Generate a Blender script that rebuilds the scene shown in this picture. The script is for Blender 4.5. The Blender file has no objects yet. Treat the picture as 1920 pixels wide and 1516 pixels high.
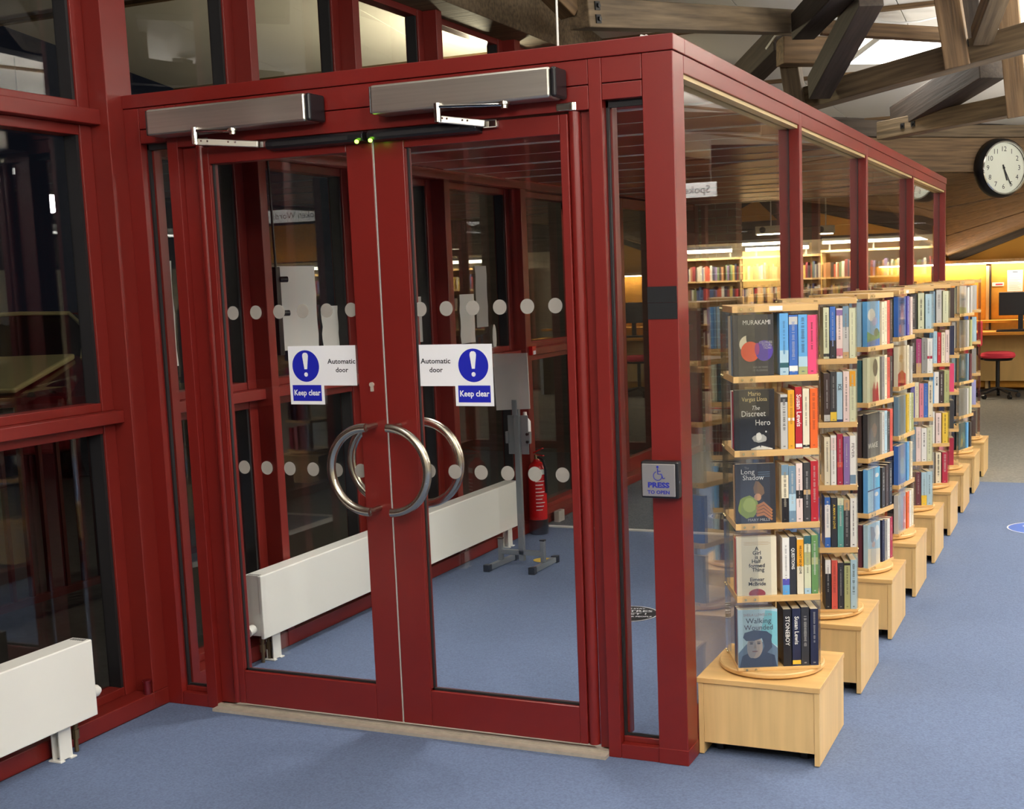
import bpy, math, random
from mathutils import Vector, Matrix, Euler
R = math.radians
random.seed(7)
S = bpy.context.scene
COL = S.collection

# ------------------------------------------------------------------ camera, world, exposure
cam = bpy.data.cameras.new('camera')
cam.sensor_fit = 'HORIZONTAL'; cam.sensor_width = 36.0
cam.lens = 2371.08 / 1920 * 36
cam.shift_x = -0.04742; cam.shift_y = 0.04186
cam.clip_start = 0.05; cam.clip_end = 100
camo = bpy.data.objects.new('camera', cam); COL.objects.link(camo)
camo.matrix_world = Matrix(((0.91952, -0.018942, 0.392582, 1.2868),
                            (0.391468, 0.133328, -0.910481, -4.0026),
                            (-0.035095, 0.990891, 0.130013, 1.6742),
                            (0, 0, 0, 1)))
S.camera = camo
w = bpy.data.worlds.new('night'); S.world = w; w.use_nodes = True
w.node_tree.nodes['Background'].inputs[0].default_value = (0.010, 0.012, 0.018, 1)
w.node_tree.nodes['Background'].inputs[1].default_value = 0.25
S.view_settings.view_transform = 'Standard'; S.view_settings.look = 'None'
S.view_settings.gamma = 1; S.view_settings.use_curve_mapping = False
S.view_settings.exposure = 1.06
S.cycles.max_bounces = 12; S.cycles.diffuse_bounces = 4; S.cycles.glossy_bounces = 5
S.cycles.transparent_max_bounces = 40; S.cycles.transmission_bounces = 6
S.cycles.sample_clamp_indirect = 6.0
S.cycles.caustics_reflective = False; S.cycles.caustics_refractive = False
LIGHT_W = 5.0          # watts of one ceiling light panel
FILL_GLOBE_E = 88.0          # emission of one opal globe added out of view to brighten the room
FILL_UP_W = 215.0        # watts of one added, unseen two-way pendant, upward part
LIGHT_COL = (1.0, 0.955, 0.88)

# ------------------------------------------------------------------ materials
def lin(c):
    c = c / 255.0
    return c / 12.92 if c <= 0.04045 else ((c + 0.055) / 1.055) ** 2.4
def rgb(r, g, b): return (lin(r), lin(g), lin(b), 1.0)

def mat(name, col, rough=0.5, metal=0.0, var=0.0, nscale=(8, 8, 8), bump=0.0, detail=4, spec=0.5, emit=None, estr=0, col2=None, coat=0.0):
    m = bpy.data.materials.new(name); m.use_nodes = True
    nt = m.node_tree; b = nt.nodes['Principled BSDF']
    b.inputs['Base Color'].default_value = col; b.inputs['Roughness'].default_value = rough
    b.inputs['Metallic'].default_value = metal; b.inputs['Specular IOR Level'].default_value = spec
    b.inputs['Coat Weight'].default_value = coat
    if emit:
        b.inputs['Emission Color'].default_value = emit; b.inputs['Emission Strength'].default_value = estr
    if var or bump:
        tc = nt.nodes.new('ShaderNodeTexCoord'); mp = nt.nodes.new('ShaderNodeMapping')
        mp.inputs['Scale'].default_value = nscale
        no = nt.nodes.new('ShaderNodeTexNoise'); no.inputs['Scale'].default_value = 1.0; no.inputs['Detail'].default_value = detail
        nt.links.new(tc.outputs['Object'], mp.inputs[0]); nt.links.new(mp.outputs[0], no.inputs['Vector'])
        if var:
            cr = nt.nodes.new('ShaderNodeValToRGB')
            c2 = col2 or tuple(max(0, x * (1 - var)) for x in col[:3]) + (1,)
            c1 = tuple(min(1, x * (1 + var * 0.5)) for x in col[:3]) + (1,)
            cr.color_ramp.elements[0].position = 0.32; cr.color_ramp.elements[1].position = 0.68
            cr.color_ramp.elements[0].color = c2; cr.color_ramp.elements[1].color = c1
            nt.links.new(no.outputs[0], cr.inputs[0]); nt.links.new(cr.outputs[0], b.inputs['Base Color'])
        if bump:
            bp = nt.nodes.new('ShaderNodeBump'); bp.inputs['Strength'].default_value = bump; bp.inputs['Distance'].default_value = 0.01
            nt.links.new(no.outputs[0], bp.inputs['Height']); nt.links.new(bp.outputs[0], b.inputs['Normal'])
    return m

def glassmat(name, tint=(1, 1, 1, 1), gtint=(1, 1, 1, 1), f0=0.04, rough=0.0):
    m = bpy.data.materials.new(name); m.use_nodes = True; nt = m.node_tree
    for n in list(nt.nodes): nt.nodes.remove(n)
    out = nt.nodes.new('ShaderNodeOutputMaterial'); mix = nt.nodes.new('ShaderNodeMixShader')
    tr = nt.nodes.new('ShaderNodeBsdfTransparent'); gl = nt.nodes.new('ShaderNodeBsdfGlossy')
    tr.inputs[0].default_value = tint; gl.inputs[0].default_value = gtint; gl.inputs['Roughness'].default_value = rough
    lw = nt.nodes.new('ShaderNodeLayerWeight'); lw.inputs[0].default_value = 0.5
    pw = nt.nodes.new('ShaderNodeMath'); pw.operation = 'POWER'; pw.inputs[1].default_value = 5.0
    ma = nt.nodes.new('ShaderNodeMath'); ma.operation = 'MULTIPLY_ADD'; ma.inputs[1].default_value = 0.96 - f0 * 0.5; ma.inputs[2].default_value = f0
    nt.links.new(lw.outputs['Facing'], pw.inputs[0]); nt.links.new(pw.outputs[0], ma.inputs[0])
    nt.links.new(ma.outputs[0], mix.inputs[0]); nt.links.new(tr.outputs[0], mix.inputs[1]); nt.links.new(gl.outputs[0], mix.inputs[2])
    nt.links.new(mix.outputs[0], out.inputs[0])
    return m

def objcol_mat(name, rough=0.4, spec=0.4, coat=0.0):
    m = bpy.data.materials.new(name); m.use_nodes = True; nt = m.node_tree
    b = nt.nodes['Principled BSDF']; oi = nt.nodes.new('ShaderNodeObjectInfo')
    nt.links.new(oi.outputs['Color'], b.inputs['Base Color'])
    b.inputs['Roughness'].default_value = rough; b.inputs['Specular IOR Level'].default_value = spec; b.inputs['Coat Weight'].default_value = coat
    return m

M = {}
M['red'] = mat('red_paint', rgb(116, 27, 22), 0.36, var=0.06, nscale=(3, 3, 3), spec=0.5)
M['red2'] = mat('red_paint_frame', rgb(116, 31, 25), 0.38, var=0.06, nscale=(3, 3, 3), spec=0.5)
M['redgloss'] = mat('red_ceiling_panel', rgb(150, 42, 40), 0.34, var=0.1, nscale=(2, 12, 2), spec=0.6)
M['gasket'] = mat('black_gasket', rgb(22, 20, 22), 0.6)
M['bead'] = mat('beige_glazing_bead', rgb(196, 172, 120), 0.4)
M['glass'] = glassmat('window_glass', (0.985, 0.99, 0.985, 1))
M['glass_dark'] = glassmat('night_window_glass', (0.80, 0.80, 0.80, 1), f0=0.05)
M['acrylic'] = glassmat('clear_acrylic', (0.97, 0.97, 0.96, 1), f0=0.05, rough=0.03)
M['carpet'] = mat('blue_carpet', rgb(100, 114, 143), 0.95, var=0.2, nscale=(130, 130, 130), bump=0.12, spec=0.1, detail=8)
M['carpetgrey'] = mat('grey_carpet', rgb(128, 126, 120), 0.95, var=0.22, nscale=(50, 50, 50), bump=0.2, spec=0.1, detail=8)
M['matting'] = mat('charcoal_matting', rgb(92, 94, 94), 0.95, var=0.4, nscale=(90, 90, 90), bump=0.3, spec=0.1, detail=6)
M['alu'] = mat('brushed_aluminium', rgb(196, 191, 182), 0.33, metal=0.92, var=0.1, nscale=(2, 2, 90))
M['steel'] = mat('satin_steel', rgb(186, 180, 166), 0.24, metal=1.0)
M['zinc'] = mat('grey_steel', rgb(140, 146, 150), 0.45, metal=0.6)
M['chrome'] = mat('chrome', rgb(210, 208, 205), 0.08, metal=1.0)
M['pipe'] = mat('dull_brass_pipe', rgb(120, 104, 78), 0.4, metal=0.7)
M['thresh'] = mat('worn_aluminium_threshold', rgb(184, 174, 160), 0.5, metal=0.2, var=0.12, nscale=(30, 30, 30))
M['black'] = mat('black_plastic', rgb(20, 20, 24), 0.35)
M['blackmatt'] = mat('black_cloth_tape', rgb(18, 18, 20), 0.85)
M['white'] = mat('white_enamel', rgb(226, 226, 220), 0.35)
M['paper'] = mat('white_paper', rgb(226, 226, 218), 0.8)
M['sign'] = mat('white_sign_film', rgb(236, 236, 238), 0.4)
M['blue'] = mat('sign_blue', rgb(28, 36, 170), 0.4)
M['ink'] = mat('black_ink', rgb(24, 24, 30), 0.6)
M['beech'] = mat('beech_laminate', rgb(220, 184, 126), 0.42, var=0.14, nscale=(26, 26, 1.6), detail=5)
M['beechx'] = mat('beech_laminate_flat', rgb(212, 172, 112), 0.38, var=0.12, nscale=(2.0, 26, 26), detail=5)
M['timber'] = mat('old_timber', rgb(112, 95, 72), 0.75, var=0.5, nscale=(2.2, 42, 42), bump=0.35, detail=9)
M['timberd'] = mat('dark_stained_timber', rgb(62, 52, 44), 0.7, var=0.42, nscale=(2.2, 42, 42), bump=0.3, detail=9)
M['timberw'] = mat('warm_timber_board', rgb(116, 91, 62), 0.7, var=0.5, nscale=(2.2, 44, 44), bump=0.35, detail=9)
M['ceilw'] = mat('white_ceiling_board', rgb(224, 221, 212), 0.9, var=0.05, nscale=(1, 1, 1))
M['yellow'] = mat('ochre_wall', rgb(206, 150, 62), 0.85, var=0.08, nscale=(2, 2, 2))
M['pin'] = mat('ochre_pinboard', rgb(214, 152, 58), 0.9, var=0.08, nscale=(20, 20, 20))
M['cream'] = mat('cream_wall', rgb(205, 196, 172), 0.9)
M['brick'] = mat('brown_brick', rgb(112, 72, 52), 0.9, var=0.3, nscale=(14, 14, 14))
M['mortar'] = mat('mortar', rgb(140, 128, 112), 0.95)
M['pages'] = mat('page_edges', rgb(222, 208, 178), 0.9, var=0.08, nscale=(120, 120, 2))
M['cover'] = objcol_mat('printed_cover', 0.38, 0.4, 0.15)
M['print'] = objcol_mat('printed_ink', 0.45, 0.3)
M['brass'] = mat('brass_screw', rgb(232, 214, 160), 0.25, metal=1.0)
M['led'] = mat('green_led', rgb(120, 255, 40), 0.3, emit=(0.35, 1.0, 0.05, 1), estr=5)
M['tube'] = mat('fluorescent_tube', (1, 1, 1, 1), 0.4, emit=(1.0, 0.88, 0.64, 1), estr=9)
M['globe'] = mat('opal_fill_globe', (1, 1, 1, 1), 0.4, emit=(1.0, 0.95, 0.88, 1), estr=FILL_GLOBE_E)
M['diff2'] = mat('fill_pendant_diffuser', (1, 1, 1, 1), 0.4, emit=(1.0, 0.95, 0.88, 1), estr=5)
M['diff'] = mat('light_diffuser', (1, 1, 1, 1), 0.4, emit=(1.0, 0.97, 0.92, 1), estr=4)
M['extred'] = mat('extinguisher_red', rgb(190, 20, 24), 0.25, coat=0.3)
M['pinkseat'] = mat('red_pink_upholstery', rgb(222, 60, 82), 0.9)
M['screen'] = mat('dark_screen', rgb(34, 32, 34), 0.4)
M['shelfback'] = mat('honey_shelf_panel', rgb(214, 176, 108), 0.6, var=0.1, nscale=(10, 10, 2))
M['asphalt'] = mat('wet_asphalt', rgb(58, 58, 60), 0.6, var=0.3, nscale=(20, 20, 20))
M['carred'] = mat('maroon_car_paint', rgb(92, 18, 24), 0.25, coat=0.6)
M['carbeige'] = mat('bonnet_reflection_tone', rgb(206, 200, 150), 0.35, coat=0.3)  # reflection of the lit building put into the bonnet colour
M['rail_out'] = mat('maroon_railing', rgb(70, 22, 20), 0.5)
M['stickerb'] = mat('floor_sticker_black', rgb(36, 34, 26), 0.5)
M['stickerblue'] = mat('floor_sticker_blue', rgb(66, 104, 186), 0.5)
M['stickery'] = mat('floor_sticker_yellow', rgb(216, 180, 40), 0.5)
M['dot'] = mat('frosted_grey_dot', rgb(150, 144, 136), 0.6)
M['lightgrey'] = mat('grey_sheet', rgb(176, 172, 166), 0.6)
M['clockface'] = mat('clock_face', rgb(226, 230, 214), 0.5)
M['silverplate'] = mat('silver_plate', rgb(172, 168, 166), 0.38, metal=0.7)

# ------------------------------------------------------------------ mesh helpers
class MB:
    def __init__(s): s.v = []; s.f = []; s.m = []
    def add(s, vs, fs, mi=0):
        o = len(s.v); s.v += [tuple(p) for p in vs]
        for f in fs: s.f.append(tuple(i + o for i in f)); s.m.append(mi)
        return s
    def box(s, x0, x1, y0, y1, z0, z1, mi=0):
        x0, x1 = min(x0, x1), max(x0, x1); y0, y1 = min(y0, y1), max(y0, y1); z0, z1 = min(z0, z1), max(z0, z1)
        return s.hexa([(x0, y0, z0), (x1, y0, z0), (x1, y1, z0), (x0, y1, z0), (x0, y0, z1), (x1, y0, z1), (x1, y1, z1), (x0, y1, z1)], mi)
    def hexa(s, p, mi=0):
        return s.add(p, [(3, 2, 1, 0), (4, 5, 6, 7), (0, 1, 5, 4), (1, 2, 6, 5), (2, 3, 7, 6), (3, 0, 4, 7)], mi)
    def beam(s, a, b, wd, ht, mi=0, up=(0, 0, 1)):
        a = Vector(a); b = Vector(b); d = (b - a).normalized(); u = Vector(up)
        if abs(d.dot(u)) > 0.97: u = Vector((0, 1, 0))
        r = d.cross(u).normalized(); u = r.cross(d).normalized(); r *= wd / 2; u *= ht / 2
        return s.hexa([a - r - u, b - r - u, b + r - u, a + r - u, a - r + u, b - r + u, b + r + u, a + r + u], mi)
    def cyl(s, a, b, r0, r1=None, n=16, mi=0):
        return s.tube([a, b], [r0, r0 if r1 is None else r1], n, mi)
    def tube(s, pts, r, n=10, mi=0, closed=False):
        pts = [Vector(p) for p in pts]; k = len(pts)
        rs = r if isinstance(r, (list, tuple)) else [r] * k
        vs = []; prev = None
        for i, p in enumerate(pts):
            t = (pts[min(i + 1, k - 1)] - pts[max(i - 1, 0)]).normalized()
            u = prev if prev is not None else (Vector((0, 0, 1)) if abs(t.z) < 0.9 else Vector((1, 0, 0)))
            x = t.cross(u).normalized(); u = x.cross(t).normalized(); prev = u
            for j in range(n):
                a = 2 * math.pi * j / n
                vs.append(p + (x * math.cos(a) + u * math.sin(a)) * rs[i])
        fs = []
        for i in range(k - 1):
            for j in range(n):
                j2 = (j + 1) % n
                fs.append((i * n + j2, i * n + j, (i + 1) * n + j, (i + 1) * n + j2))
        fs.append(tuple(range(n))); fs.append(tuple((k - 1) * n + j for j in reversed(range(n))))
        return s.add(vs, fs, mi)
    def lathe(s, prof, n=28, c=(0, 0, 0), mi=0, caps=True):
        vs = []; k = len(prof)
        for r, z in prof:
            for j in range(n):
                a = 2 * math.pi * j / n; vs.append((c[0] + r * math.cos(a), c[1] + r * math.sin(a), c[2] + z))
        fs = [(i * n + j, i * n + (j + 1) % n, (i + 1) * n + (j + 1) % n, (i + 1) * n + j) for i in range(k - 1) for j in range(n)]
        if caps: fs.append(tuple(reversed(range(n)))); fs.append(tuple((k - 1) * n + j for j in range(n)))
        return s.add(vs, fs, mi)
    def prism(s, poly, o, ax, ay, az, mi=0):
        """polygon poly (2D) in plane o + x*ax + y*ay, extruded along vector az"""
        o = Vector(o); ax = Vector(ax); ay = Vector(ay); az = Vector(az); k = len(poly)
        vs = [o + ax * p[0] + ay * p[1] for p in poly]; vs += [p + az for p in vs]
        fs = [tuple(reversed(range(k))), tuple(range(k, 2 * k))] + [(i, (i + 1) % k, k + (i + 1) % k, k + i) for i in range(k)]
        if ax.cross(ay).dot(az) < 0: fs = [tuple(reversed(f)) for f in fs]
        return s.add(vs, fs, mi)

def circle(r, n=28, cx=0, cy=0, ry=None):
    ry = r if ry is None else ry
    return [(cx + r * math.cos(2 * math.pi * i / n), cy + ry * math.sin(2 * math.pi * i / n)) for i in range(n)]

def obj(name, mb, mats, parent=None, loc=None, rot=None, bevel=0.0, smooth=False, color=None, kind=None, seg=2):
    me = bpy.data.meshes.new(name)
    me.from_pydata(mb.v, [], mb.f)
    if not isinstance(mats, (list, tuple)): mats = [mats]
    for m in mats: me.materials.append(M[m] if isinstance(m, str) else m)
    if len(mats) > 1: me.polygons.foreach_set('material_index', mb.m)
    if smooth:
        me.polygons.foreach_set('use_smooth', [True] * len(me.polygons)); me.set_sharp_from_angle(angle=R(40))
    me.update()
    o = bpy.data.objects.new(name, me); COL.objects.link(o)
    if parent: o.parent = parent
    if loc: o.location = loc
    if rot: o.rotation_euler = rot
    if bevel:
        b = o.modifiers.new('bevel', 'BEVEL'); b.width = bevel; b.segments = seg; b.limit_method = 'ANGLE'; b.angle_limit = R(50)
    if color: o.color = color
    if kind: o['kind'] = kind
    return o

def B(name, x0, x1, y0, y1, z0, z1, m, parent=None, bevel=0.0, color=None, kind=None):
    """a box part with its origin at its own centre (parent sits at the world origin unless noted)"""
    c = ((x0 + x1) / 2, (y0 + y1) / 2, (z0 + z1) / 2); a = abs(x1 - x0) / 2; b = abs(y1 - y0) / 2; d = abs(z1 - z0) / 2
    return obj(name, MB().box(-a, a, -b, b, -d, d), m, parent, c, None, bevel, color=color, kind=kind)

def empty(name, loc=(0, 0, 0), rotz=0.0, label=None, cat=None, group=None, kind=None, rot=None):
    o = bpy.data.objects.new(name, None); COL.objects.link(o); o.empty_display_size = 0.1
    o.location = loc; o.rotation_euler = rot if rot else (0, 0, rotz)
    tag(o, label, cat, group, kind); return o
def tag(o, label=None, cat=None, group=None, kind=None):
    if label: o['label'] = label
    if cat: o['category'] = cat
    if group: o['group'] = group
    if kind: o['kind'] = kind
    return o

def text(name, s, size, o, right, up, m='print', parent=None, color=None, fit=None, align='CENTER', bold=0.0, shear=0.0, depth=0.0004, leading=1.0):
    cu = bpy.data.curves.new('lettering', 'FONT'); cu.body = s; cu.size = size; cu.align_x = align; cu.align_y = 'CENTER'
    cu.offset = bold; cu.shear = shear; cu.resolution_u = 2; cu.space_line = leading
    t = bpy.data.objects.new('lettering', cu); COL.objects.link(t); bpy.context.view_layer.update()
    me = bpy.data.meshes.new_from_object(t.evaluated_get(bpy.context.evaluated_depsgraph_get()))
    bpy.data.objects.remove(t); bpy.data.curves.remove(cu)
    xs = [v.co.x for v in me.vertices]
    if not xs: return None
    sx = 1.0
    if fit: sx = fit / max(1e-6, max(xs) - min(xs))
    o = Vector(o); right = Vector(right).normalized(); up = Vector(up).normalized(); n = right.cross(up)
    for v in me.vertices: v.co = o + right * (v.co.x * sx) + up * v.co.y + n * depth
    me.materials.clear(); me.materials.append(M[m] if isinstance(m, str) else m); me.update()
    ob = bpy.data.objects.new(name, me); COL.objects.link(ob)
    if parent: ob.parent = parent
    if color: ob.color = color
    return ob

W = 2.248       # the window wall stands at x = -W, the door screen at y = 0
# ------------------------------------------------------------------ floor
B('floor', -W, 9, -9, 6.3, -0.1, 0.0, 'carpet', kind='structure')
B('floor', 0.02, 9, 6.3, 14.6, -0.1, -0.001, 'carpetgrey', kind='structure')
B('floor', -6.0, 0.02, 7.75, 14.6, -0.1, -0.001, 'carpetgrey', kind='structure')
B('floor', -W, -0.05, 6.3, 7.75, -0.1, -0.001, 'carpet', kind='structure')
tag(B('entrance_matting', -W + 0.002, -0.10, 3.864, 7.595, 0.0, 0.008, 'matting'), 'dark grey entrance matting inside the lobby beyond a white strip', 'mat')
B('trim_1', -W, -0.10, 3.825, 3.862, 0.0, 0.009, 'white', kind='structure')

# ------------------------------------------------------------------ ceiling: white boards on two slopes
def ceil_z(x, y): return (3.996 - 0.12 * y if y < 6.4 else 3.228 - 0.05 * (y - 6.4)) + 0.18 * max(0.0, x - 1.0)
ce = empty('ceiling', kind='structure')
def slab(x0, x1, y0, y1, name, m, t=0.03, dz=0.0, parent=None):
    p = [(x0, y0), (x1, y0), (x1, y1), (x0, y1)]
    return obj(name, MB().hexa([(x, y, ceil_z(x, y) + dz) for x, y in p] + [(x, y, ceil_z(x, y) + dz + t) for x, y in p]), m, parent)
xs = [-6.0, -3.4, -2.2, -1.0, 0.0, 1.0, 2.2, 3.4, 4.6, 5.8, 7.0, 9.0]
ys = [-9.0, -6.6, -4.2, -1.8, 0.6, 3.0, 4.9, 6.4, 8.6, 10.8, 14.6]
for i in range(len(xs) - 1):
    for j in range(len(ys) - 1):
        slab(xs[i] + 0.004, xs[i + 1] - 0.004, ys[j] + 0.004, ys[j + 1] - 0.004, 'ceiling_board', 'ceilw', parent=ce)
for x in xs[1:-1]: slab(x - 0.02, x + 0.02, -9, 14.6, 'ceiling_batten', 'timberw', t=0.03, dz=-0.025, parent=ce)
for y in ys[1:-1]:
    for x0, x1 in ((-6, 1), (1, 9)): slab(x0, x1, y - 0.02, y + 0.02, 'ceiling_batten', 'timberw', t=0.03, dz=-0.025, parent=ce)

# ------------------------------------------------------------------ outer walls of the room
wr = empty('wall_right', kind='structure')
B('plaster', 8.0, 8.2, -9, 14.6, 0, 2.1, 'cream', wr); B('timber_panel', 8.0, 8.2, -9, 14.6, 2.1, 6.5, 'timberd', wr)
B('wall_rear', -W, 9, -9.0, -8.8, 0, 6.0, 'cream', kind='structure')
wf = empty('wall_far', kind='structure')
B('plaster', -6, 0.8, 14.3, 14.5, 0, 2.9, 'yellow', wf); B('plaster', 0.8, 8.0, 14.3, 14.5, 0, 2.9, 'cream', wf)
for i in range(4): B('timber_panel', -5.9, -1.0, 14.25, 14.3, 2.10 + i * 0.21, 2.305 + i * 0.21, 'timberd', wf, 0.003)
for i in range(4): B('timber_panel', 0.8, 7.95, 14.25, 14.3, 2.14 + i * 0.19, 2.325 + i * 0.19, 'timberd', wf, 0.003)
B('ochre_board', 5.9, 7.1, 14.21, 14.25, 2.16, 2.78, 'yellow', wf, 0.003)
B('grey_panel', -3.9, -2.75, 14.21, 14.25, 2.02, 2.42, 'gasket', wf, 0.003)
obj('plaster_gable', MB().prism([(-3.95, 2.44), (-3.05, 2.44), (-3.35, 2.74)], (0, 14.24, 0), (1, 0, 0), (0, 0, 1), (0, -0.03, 0)), 'yellow', wf)
obj('plaster_gable', MB().prism([(-2.5, 2.18), (-1.2, 2.18), (-2.5, 2.52)], (0, 14.24, 0), (1, 0, 0), (0, 0, 1), (0, -0.03, 0)), 'yellow', wf)
for i in range(5): B('timber_board', -6, 8.0, 14.27, 14.5, 2.9 + i * 0.24, 3.13 + i * 0.24, 'timberw', wf, 0.004)
B('wall_side', -6.2, -6.0, 7.72, 14.6, 0, 4, 'timberd', kind='structure'); B('wall_return', -6.2, -2.30, 7.72, 7.86, -0.3, 4, 'timberd', kind='structure')

# ------------------------------------------------------------------ window wall (wall_left): deep mullions, transoms, sashes, panes
wl = empty('wall_left', kind='structure')
mull = [(-3.75, .06), (-2.85, .06), (-1.93, .06), (-1.0, .06), (-0.015, .142), (0.876, .056), (1.762, .06), (2.655, .066), (3.72, .085), (4.86, .07), (6.75, .07), (7.62, .12)]
GX = -2.40
for yc, wd in mull:
    B('mullion', -2.36, -W, yc - wd / 2, yc + wd / 2, 0.07, 3.24, 'red2', wl, 0.003)
for (ya, wa), (yb, wb) in zip(mull[:-1], mull[1:]):
    y0 = ya + wa / 2; y1 = yb - wb / 2
    doorbay = 4.86 <= ya < 6.7
    B('base_rail', -2.46, -W, y0 - wa, y1 + (wb if yb > 7 else 0), 0.0, 0.07, 'red2', wl, 0.004)
    if not doorbay:
        tz0, tz1, tx = (2.335, 2.392, -2.285) if y0 < 0 else (2.288, 2.341, -2.258)
        zs = [(0.07, 1.18), (1.228, tz0), (2.392, 3.24)]
        B('transom', -2.46, -2.285, y0, y1, 1.18, 1.228, 'red2', wl, 0.003)
        B('transom', -2.46, tx, y0, y1, tz0, tz1, 'red2', wl, 0.003)
        if y0 > 0: B('transom_cap', -2.46, -2.285, y0, y1, 2.372, 2.392, 'red2', wl)
    else: zs = [(2.392, 3.24)]; B('transom', -2.46, -2.285, y0, y1, 2.335, 2.392, 'red2', wl, 0.003)
    for z0, z1 in zs:
        fw = 0.062
        B('sash_frame', -2.42, -2.335, y0, y0 + 0.05, z0, z1, 'red2', wl, 0.003); B('sash_frame', -2.42, -2.335, y1 - 0.062, y1, z0, z1, 'red2', wl, 0.003)
        B('sash_frame', -2.42, -2.34, y0 + 0.05, y1 - 0.062, z0, z0 + 0.035, 'red2', wl, 0.003); B('sash_frame', -2.42, -2.34, y0 + 0.05, y1 - 0.062, z1 - 0.04, z1, 'red2', wl, 0.003)
        B('gasket_strip', -2.406, -2.345, y1 - 0.076, y1 - 0.062, z0 + .035, z1 - .04, 'gasket', wl); B('gasket_strip', -2.406, -2.345, y0 + .05, y0 + 0.06, z0 + .035, z1 - .04, 'gasket', wl)
        B('glass_pane', GX - 0.004, GX, y0 + 0.05, y1 - 0.062, z0 + 0.03, z1 - 0.035, 'glass_dark', wl)
tag(obj('eave_beam', MB().box(-.12, .12, -4.5, 4.5, -.135, .135), 'timber', None, (-2.22, 0.5, 3.37), None, 0.006), 'long grey-brown timber wall plate above the high red windows', 'beam')

B('head_rail', -2.262, -2.234, 0.13, 3.76, 2.285, 2.337, 'red', wl, 0.003)
# ------------------------------------------------------------------ the lobby screen facing the camera (wall_front) and its side (wall_side)
fs_ = empty('wall_front', kind='structure')
B('corner_post', -0.106, 0.0, 0.0, 0.115, 0.0, 2.3972, 'red', fs_, 0.0025)
B('post_kick', -0.106, 0.002, -0.002, 0.117, 0.0, 0.055, 'red', fs_, 0.002)
B('header_fascia', -W, 0.004, -0.004, 0.12, 2.399, 2.45, 'red', fs_, 0.0025)
B('jamb', -0.294, -0.2475, 0, 0.10, 0.0, 2.3972, 'red', fs_, 0.002)
B('jamb', -2.048, -1.998, 0, 0.10, 0.0, 2.3972, 'red', fs_, 0.002)
B('jamb', -W, -2.175, 0, 0.10, 0.0, 2.3972, 'red', fs_, 0.002)
for x0, x1 in ((-0.2465, -0.1075), (-1.997, -0.295), (-2.174, -2.049)):
    B('header_panel', x0, x1, 0.001, 0.10, 2.317, 2.3972, 'red', fs_, 0.002)
    B('header_rail', x0, x1, 0.0005, 0.10, 2.262 if x1 != -0.295 else 2.236, 2.3135, 'red', fs_, 0.002)
for x0, x1 in ((-0.2465, -0.107), (-2.174, -2.049)):
    B('bottom_rail', x0, x1, 0.001, 0.10, 0.0, 0.052, 'red', fs_, 0.002)
    B('sill_bead', x0, x1, 0.03, 0.07, 0.052, 0.072, 'red2', fs_, 0.002)
    B('gasket_strip', x0, x0 + 0.008, 0.035, 0.05, 0.07, 2.26, 'gasket', fs_); B('gasket_strip', x0, x1, 0.035, 0.05, 2.24, 2.262, 'gasket', fs_)
    B('gasket_strip', x0, x1, 0.04, 0.05, 0.072, 0.08, 'gasket', fs_)
    B('glazing_bead', x0, x0 + 0.014, 0.055, 0.10, 0.07, 2.26, 'red2', fs_)
    B('glass_pane', x0, x1, 0.050, 0.055, 0.06, 2.262, 'glass', fs_)
B('trim_2', -1.998, -0.294, -0.036, 0.07, 0.0, 0.012, 'thresh', kind='structure'); B('trim_3', -1.998, -0.294, 0.0, 0.02, 0.012, 0.02, 'thresh', kind='structure')
B('jamb_reveal', -1.998, -1.935, 0.03, 0.10, 0.02, 2.236, 'red', fs_, 0.002); B('jamb_reveal', -0.335, -0.294, 0.03, 0.10, 0.02, 2.236, 'red', fs_, 0.002)

ws = empty('wall_lobby', kind='structure')
PY = [0.0, 1.905, 3.687, 5.666, 7.70]
for y in PY[1:]: B('side_post', -0.095, 0.0, y - 0.055, y, 0.0, 2.3972, 'red', ws, 0.002)
B('side_fascia', -0.12, 0.004, 0.12, 7.72, 2.399, 2.45, 'red', ws, 0.0025)
for a, b in zip(PY[:-1], PY[1:]):
    y0 = a + (0.117 if a == 0 else 0.001); y1 = b - 0.056
    B('side_rail', -0.095, 0.0, y0, y1, 2.34, 2.3972, 'red', ws, 0.002); B('side_rail', -0.095, 0.0, y0, y1, 0.0, 0.075, 'red', ws, 0.002)
    B('glazing_bead', -0.046, -0.008, y0, y1, 2.325, 2.339, 'bead', ws); B('glazing_bead', -0.09, -0.058, y0, y1, 2.325, 2.339, 'bead', ws)
    B('gasket_strip', -0.056, -0.048, y1 - 0.006, y1, 0.08, 2.33, 'gasket', ws)
    B('glass_pane', -0.055, -0.049, y0, y1, 0.07, 2.34, 'glass', ws)
for x0, x1 in ((-2.2, -2.16), (-1.16, -1.10), (-0.095, -0.001)):
    if x0 < -0.1: B('back_post', x0, x1, 7.60, 7.70, 0, 2.34, 'red2', ws, 0.002)
B('back_rail', -2.2, -0.1, 7.60, 7.70, 2.34, 2.394, 'red2', ws, 0.002); B('back_rail', -2.2, -0.1, 7.60, 7.70, 0.0, 0.08, 'red2', ws, 0.002)
B('glass_pane', -2.16, -1.16, 7.65, 7.655, 0.08, 2.34, 'glass', ws); B('glass_pane', -1.10, -0.1, 7.65, 7.655, 0.08, 2.34, 'glass', ws)

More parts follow.
